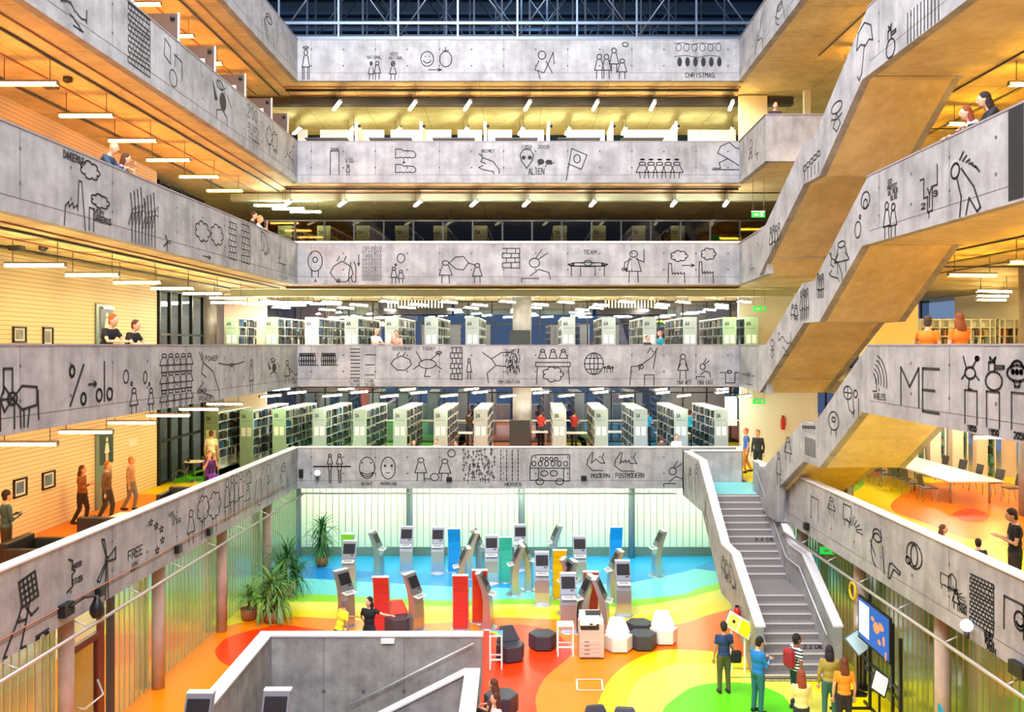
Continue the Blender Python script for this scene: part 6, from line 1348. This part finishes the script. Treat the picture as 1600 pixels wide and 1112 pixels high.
def ribbon(m, plane, pts, w_, off=.008):
    if pts and pts[0] == 'fill':
        P = pts[1:]; P = P[:-1] if P[0] == P[-1] else P
        m.add([plane.pt(s, z, off) for s, z in P], [tuple(range(len(P)))]); return
    for (a, b) in zip(pts, pts[1:]):
        d = Vector((b[0] - a[0], b[1] - a[1])); L = d.length
        if L < 1e-5: continue
        d /= L; n = Vector((-d.y, d.x)) * w_ / 2; e = d * w_ * .35
        q = [(a[0] - e.x - n.x, a[1] - e.y - n.y), (b[0] + e.x - n.x, b[1] + e.y - n.y), (b[0] + e.x + n.x, b[1] + e.y + n.y), (a[0] - e.x + n.x, a[1] - e.y + n.y)]
        m.add([plane.pt(s, z, off) for s, z in q], [(0, 1, 2, 3)])
def place(lines, plane, x0, y0, x1, y1, w_, parent, name, m=None, clip=None):
    s0, s1 = plane.s_of(x0), plane.s_of(x1); xm = (x0 + x1) / 2; z1, z0 = plane.z_of(xm, y0), plane.z_of(xm, y1); a = MB()
    for L in lines:
        f = L and L[0] == 'fill'; pts = [(s0 + (s1 - s0) * p[0], z0 + (z1 - z0) * p[1]) for p in (L[1:] if f else L)]
        if clip: pts = [(s, min(max(z, clip[0]), clip[1])) for s, z in pts]
        ribbon(a, plane, (['fill'] + pts) if f else pts, w_)
    return a.obj(name, m or M_INK, parent)
def draw(lv, side, items, w_=.032):
    key = {'B': PB, 'L': PL, 'R': PR if lv else PR3}[side]; par = BANDS[side, lv]; z = LV[lv]
    if side == 'R' and lv == 4: key = PR7
    for it in items:
        nm, x0, y0, x1, y1 = it[:5]; ww = it[5] if len(it) > 5 else w_
        if nm.startswith('"'): place(text_lines(nm[1:]), key, x0, y0, x1, y1, ww * .85, par, 'lettering', clip=(z - .38, z + 1.08))
        else: place(SH[nm](), key, x0, y0, x1, y1, ww, par, 'ink_drawing', clip=(z - .38, z + 1.08))
draw(4, 'B', [('dress', 471, 73, 485, 124), ('darkman', 575, 95, 585, 124), ('man', 583, 95, 596, 124), ('hatman', 608, 95, 620, 124), ('"NATIONAL', 574, 87, 596, 92, .018), ('"INTER', 609, 82, 621, 87, .018), ('"NATIONAL', 608, 88, 630, 93, .018),
 ('smile', 657, 80, 678, 104), ('blank', 686, 80, 707, 105), ('darr', 688, 74, 704, 80), ('arrow', 670, 106, 690, 112), ('leafman', 834, 77, 866, 123), ('four', 929, 74, 978, 123), ('blank', 972, 66, 982, 73), ('bulbs', 1053, 66, 1126, 107, .02), ('"CHRISTMAS', 1071, 114, 1116, 121, .03)])
draw(3, 'B', [('tower', 516, 236, 530, 273), ('"BANK', 517, 231, 530, 235, .02), ('"CLIENT', 539, 247, 552, 250, .012), ('"OF BANK', 540, 251, 553, 254, .012), ('man', 540, 257, 548, 274, .025), ('boot', 618, 233, 650, 247), ('darr', 628, 249, 634, 255), ('boot', 618, 257, 650, 270),
 ('profile', 748, 240, 780, 271), ('"SECRET', 752, 234, 773, 238, .022), ('"1950', 815, 227, 831, 232, .022), ('"2009', 840, 227, 858, 232, .022), ('alien', 812, 233, 834, 263, .035), ('insect', 838, 245, 866, 260), ('"ALIEN', 826, 263, 850, 272, .034), ('flag', 883, 232, 917, 282), ('angels', 997, 246, 1064, 278), ('runner', 1112, 222, 1158, 265)])
draw(2, 'B', [('head', 480, 391, 505, 433), ('"A', 491, 436, 495, 441, .03), ('"B', 527, 436, 531, 441, .03), ('beast', 516, 400, 552, 440), ('s1', 545, 398, 556, 440), ('darr', 558, 398, 563, 415), ('bubble', 610, 396, 640, 442), ('talk', 690, 397, 752, 442), ('shelf', 785, 388, 812, 418),
 ('writing', 815, 390, 860, 441), ('bench', 890, 400, 947, 431), ('"TEAM', 912, 391, 932, 397, .026), ('judge', 972, 390, 1008, 441), ('smoke', 1044, 390, 1075, 442), ('arrow', 1066, 411, 1085, 418), ('smoke', 1092, 386, 1119, 442)] +
 [('"' + s, 566, 385 + 6.1 * k, 596, 389.5 + 6.1 * k, .02) for k, s in enumerate(('1010010', '0110101', '1000100', '0010000', '0000100', '0000000', '0000000', '0000000', '0000000'))])
draw(1, 'B', [('people9', 467, 548, 497, 580), ('people9', 502, 548, 528, 580), ('bars', 548, 545, 562, 590), ('bars2', 571, 545, 585, 590), ('"I HAVE', 547, 593, 562, 597, .018), ('"TO DO', 548, 599, 562, 603, .018), ('"I LIKE', 570, 593, 584, 597, .018), ('"TO DO', 570, 599, 585, 603, .018), ('"YESTERDAY', 613, 542, 643, 547, .02), ('"TODAY', 660, 542, 680, 547, .022),
 ('beast', 611, 550, 643, 578), ('crab', 646, 549, 690, 588), ('blocks', 704, 543, 722, 592), ('man', 728, 559, 738, 592), ('bigbeast', 754, 548, 800, 598), ('crossS', 790, 546, 812, 583, .02), ('"IMMIGRATION', 777, 594, 812, 599, .018), ('desk', 837, 545, 891, 600), ('globe', 913, 551, 943, 585), ('bench', 944, 568, 958, 582, .025), ('giant', 984, 543, 1030, 602),
 ('dude', 1058, 552, 1076, 592), ('writing', 1088, 560, 1110, 592), ('"1968 WEST', 1057, 594, 1081, 600, .02), ('"1968 EAST', 1089, 594, 1114, 600, .02), ('box', 1125, 575, 1154, 598)])
draw(0, 'B', [('peg', 510, 706, 521, 755), ('peg', 524, 706, 537, 755), ('bars2', 490, 728, 548, 729), ('bigsmile', 561, 713, 586, 748), ('sadface', 594, 713, 619, 749), ('"NIGHT', 565, 753, 582, 758, .022), ('"MORNING', 595, 753, 620, 758, .022), ('ball', 650, 714, 700, 751), ('blank', 699, 702, 712, 714), ('crossS', 724, 702, 773, 752, .022), ('crossG', 778, 702, 814, 752, .02), ('"HEROES', 789, 754, 814, 759, .024),
 ('bus', 828, 710, 890, 757), ('arm', 917, 706, 945, 735), ('"MODERN', 924, 740, 952, 746, .03), ('arm2', 960, 706, 995, 736), ('"POSTMODERN', 962, 739, 1006, 746, .028), ('writing', 1037, 720, 1068, 760)])
draw(4, 'L', [('swirl', 408, 18, 428, 62)])
draw(3, 'L', [('s2', 95, 2, 135, 40), ('bricks', 200, 10, 234, 108, .025), ('books', 256, 70, 284, 135, .025), ('birds', 330, 125, 362, 190, .03), ('"200', 386, 168, 402, 187, .03), ('"ARE SMALL', 387, 196, 405, 201, .014), ('"PEOPLE', 387, 203, 405, 207, .014), ('"THE NEW', 387, 210, 405, 214, .014), ('"IN NUMBERS', 387, 217, 405, 221, .014), ('trees', 416, 202, 434, 248, .028), ('s3', 445, 222, 460, 262, .025)])
draw(2, 'L', [('"DANGEROUS', 99, 241, 131, 252, .028), ('cloud', 124, 250, 156, 282), ('works', 100, 280, 133, 358, .03), ('cloud', 141, 302, 171, 327), ('"VERY', 147, 328, 162, 336, .03), ('"DANGEROUS', 146, 339, 173, 348, .028), ('tower', 139, 325, 146, 360), ('turbines', 199, 290, 250, 385, .02), ('turbine', 254, 368, 267, 396, .02),
 ('cloud', 304, 343, 328, 380), ('cloud', 328, 348, 349, 386), ('arrow', 317, 397, 329, 405), ('blocks', 357, 348, 369, 404, .025), ('blocks', 377, 352, 390, 410, .025), ('s4', 408, 362, 420, 405, .025), ('notch', 435, 383, 448, 425, .03), ('"FACTORY', 436, 431, 449, 436, .016)])
draw(1, 'L', [('gift', 0, 575, 60, 668, .045), ('arrow', 138, 594, 150, 606, .05), ('olo', 150, 565, 175, 626, .055), ('percent', 108, 570, 134, 632, .06), ('thinker', 190, 577, 215, 648), ('thinker', 222, 579, 240, 645), ('bodies', 251, 553, 300, 634, .028), ('profile', 311, 550, 342, 628, .03), ('"POWER', 320, 556, 340, 563, .024), ('"SUPER', 308, 608, 322, 614, .024), ('"POWER', 311, 618, 330, 626, .024), ('lineman', 341, 566, 381, 586),
 ('man', 388, 560, 397, 612), ('birds', 417, 558, 437, 590), ('man', 443, 562, 454, 600), ('s2', 452, 575, 464, 598)])
draw(0, 'L', [('gridhead', 5, 900, 62, 1014, .05), ('skate', 55, 986, 76, 999, .035), ('brace', 104, 872, 117, 922, .04), ('"MASTER', 113, 879, 127, 886, .028), ('"CITIZEN', 112, 902, 128, 910, .028), ('turbine', 148, 840, 182, 940, .045), ('"FREE', 200, 856, 222, 870, .035), ('"JOY', 204, 878, 215, 890, .03), ('stars', 230, 805, 263, 865, .03), ('"ARE', 263, 800, 272, 806, .02), ('"YOU', 267, 806, 275, 812, .02), ('"AT RISK', 269, 811, 282, 818, .02), ('man', 290, 795, 306, 850),
 ('trees', 307, 770, 345, 836, .03), ('tallmen', 350, 742, 380, 808, .028), ('house', 384, 735, 393, 755, .025), ('man', 382, 758, 392, 792, .025), ('s1', 398, 730, 408, 790, .025), ('plane', 414, 724, 424, 778, .025), ('swirl', 434, 722, 449, 765, .025), ('crossG', 455, 704, 466, 724, .02)])
draw(4, 'R', [('swirl', 1208, 5, 1226, 40), ('s3', 1180, 30, 1192, 85)])
draw(3, 'R', [('stripesm', 1416, 0, 1470, 50, .03), ('rabbit', 1384, 38, 1400, 92, .035)])
draw(2, 'R', [('"GO', 1388, 280, 1394, 287, .022), ('"PROTEST', 1387, 288, 1402, 295, .02), ('"ON YOUR', 1388, 296, 1403, 303, .02), ('"BLOG', 1392, 304, 1402, 311, .022), ('pair', 1379, 312, 1403, 372), ('step', 1438, 262, 1468, 330, .035), ('"1', 1450, 332, 1454, 340, .03), ('"2', 1440, 318, 1446, 326, .03), ('"3', 1459, 298, 1465, 306, .03), ('hairman', 1486, 235, 1535, 335, .04), ('stripesm', 1576, 165, 1600, 310, .035)])
draw(1, 'R', [('waves', 1364, 560, 1388, 612, .03), ('"WIRELESS', 1366, 615, 1384, 624, .02), ('"M', 1408, 574, 1436, 634, .06), ('"E', 1442, 576, 1468, 644, .06), ('crab', 1503, 557, 1530, 608, .04), ('plinth', 1508, 610, 1527, 662, .035), ('"1850', 1512, 665, 1526, 673, .03), ('rabbit', 1538, 558, 1569, 611, .04), ('plinth', 1542, 612, 1562, 668, .035), ('"1950', 1545, 671, 1561, 679, .03), ('saucer', 1574, 562, 1606, 604, .045), ('plinth', 1581, 614, 1606, 672, .035), ('"2050', 1585, 676, 1603, 686, .03)])
draw(0, 'R', [('tower', 1268, 778, 1279, 812, .025), ('dude', 1293, 776, 1306, 806, .025), ('spray', 1318, 794, 1350, 842, .03), ('swirl', 1355, 822, 1382, 888, .04), ('tap', 1388, 882, 1408, 908, .04), ('mirror', 1417, 848, 1441, 888, .04), ('house', 1481, 896, 1496, 920, .03), ('dude', 1488, 920, 1500, 952, .03), ('spray', 1470, 905, 1512, 940, .02), ('"RICH', 1499, 942, 1510, 949, .03), ('"MAN', 1500, 951, 1510, 958, .03), ('bricks', 1516, 905, 1553, 980, .028), ('"VERY', 1538, 988, 1552, 997, .035), ('"RICH', 1540, 999, 1553, 1008, .035), ('"MAN', 1543, 1010, 1556, 1020, .035), ('tower', 1569, 938, 1600, 990, .04), ('smile', 1585, 955, 1603, 985, .04)])
# drawings on the flying stairs and the link walls
def on_stair(i, items, w_=.032):
    for nm, x0, y0, x1, y1 in items:
        par = STAIR[i].children[0]
        if nm.startswith('"'): place(text_lines(nm[1:]), PR, x0, y0, x1, y1, w_ * .8, par, 'lettering')
        else: place(SH[nm](), PR, x0, y0, x1, y1, w_, par, 'ink_drawing')
on_stair(2, [('umbrella', 1336, 36, 1364, 120), ('plane', 1294, 158, 1322, 205), ('frames', 1256, 236, 1283, 275), ('tallmen', 1202, 352, 1220, 392)])
on_stair(1, [('faces', 1336, 300, 1360, 372), ('dude', 1303, 375, 1328, 425), ('profile', 1296, 392, 1316, 440), ('trio', 1276, 425, 1288, 465), ('tallmen', 1250, 452, 1264, 500), ('couple', 1236, 475, 1247, 502), ('plane', 1202, 530, 1212, 560), ('s2', 1217, 520, 1236, 555)])
on_stair(0, [('worldman', 1318, 602, 1342, 650), ('head', 1294, 642, 1312, 680), ('frames', 1254, 662, 1275, 676), ('stripesm', 1258, 685, 1275, 712), ('dude', 1225, 682, 1238, 720), ('man', 1212, 705, 1222, 758)])
PRg = Plane((SX0, 31.8), (0, -1), (-1, 0)); gp = [c for c in GRAND.children if c.name.startswith('parapet')][0]
for nm, x0, y0, x1, y1 in (('swirl', 1074, 728, 1082, 765), ('swirl', 1084, 722, 1092, 772), ('couple', 1128, 870, 1138, 905), ('s3', 1100, 765, 1106, 830), ('s4', 1140, 885, 1150, 925)): place(SH[nm](), PRg, x0, y0, x1, y1, .03, gp, 'ink_drawing')
draw(2, 'RB', []) if False else None
for i, items in ((1, [('box', 1160, 580, 1180, 600), ('s1', 1183, 560, 1193, 600)]), (2, [('notch', 1172, 395, 1180, 430), ('lineman', 1183, 375, 1194, 425)])):
    for nm, *b in items: place(SH[nm](), PRB, *b, .028, BANDS['RB', i], 'ink_drawing')
for nm, *b in (('house', 1170, 218, 1176, 232), ('notch', 1180, 215, 1186, 250), ('dude', 1170, 236, 1176, 252)): place(SH[nm](), PR7, *b, .028, BANDS['RB', 3], 'ink_drawing')
# shelf end numbers
def endtext(s, par, m=M_DARK):
    a = MB(); pl = Plane((-.2, -.006), (1, 0), (0, -1))
    for L in text_lines(s): ribbon(a, pl, [(p[0] * .17, 1.93 + p[1] * .14) for p in L], .026, .0)
    for k in range(4): ribbon(a, pl, [(.0 + .1 * k, 1.82), (.07 + .1 * k, 1.82)], .014, 0)
    return a.mesh('number_lettering', m)
TX = {s: endtext(s, None) for s in ('3A', '4A', '5A')}
for o in list(COL.objects):
    if o.name.startswith('bookcase') and o.parent is None:
        s = '3A' if abs(o.location.z - LV[0]) < .1 else ('4A' if abs(o.location.z - LV[1]) < .1 else '5A'); child('number_lettering', TX[s], o, (0, -.004, 0))
# sign on the east column and risers
p = Plane((14.48, 24.16), (1, 0), (0, -1))
for z, s in ((LV[1] + 2.25, '4.B'), (LV[0] + 2.3, '3.B')):
    a = MB()
    for L in text_lines(s): ribbon(a, p, [(-.1 + q[0] * .45, z + q[1] * .25) for q in L], .04, 0)
    for k in range(14): ribbon(a, p, [(.05, z - .25 - .1 * k), (.05 + random.uniform(.2, .5), z - .25 - .1 * k)], .03, 0)
    tag(a.obj('column_lettering', M_INK), 'black level lettering and list on the ' + ('fourth' if s[0] == '4' else 'third') + ' level east column', 'lettering')
for s, ri, x0, x1 in (('2.2 CAL', 3, 1256, 1286), ('3.4 CAL', 14, 1180, 1210)):
    y, z = RISERS[ri]; p = Plane((0, y), (1, 0), (0, -1)); a = MB()
    for L in text_lines(s): ribbon(a, p, [((x0 - CX) / F * y + q[0] * (x1 - x0) / F * y, z - .14 + q[1] * .1) for q in L], .02, .004)
    a.obj('riser_lettering', M_INK, GRAND)
a = MB(); p = Plane((0, RISERS[0][0]), (1, 0), (0, -1)); rnd = random.Random(2); x = SX0 + .25
a2 = MB(); a2.box(SX0 + .19, SX1, RISERS[0][0] - .01, RISERS[0][0], GZ, GZ + .07); a2.obj('skirting', M_BLACK, GRAND)
while x < SX1 - .1: L = rnd.uniform(.04, .14); ribbon(a, p, [(x, GZ + .045), (x + L, GZ + .045)], .022, .014); x += L + .03
a.obj('small_lettering', M_WHITE, GRAND)
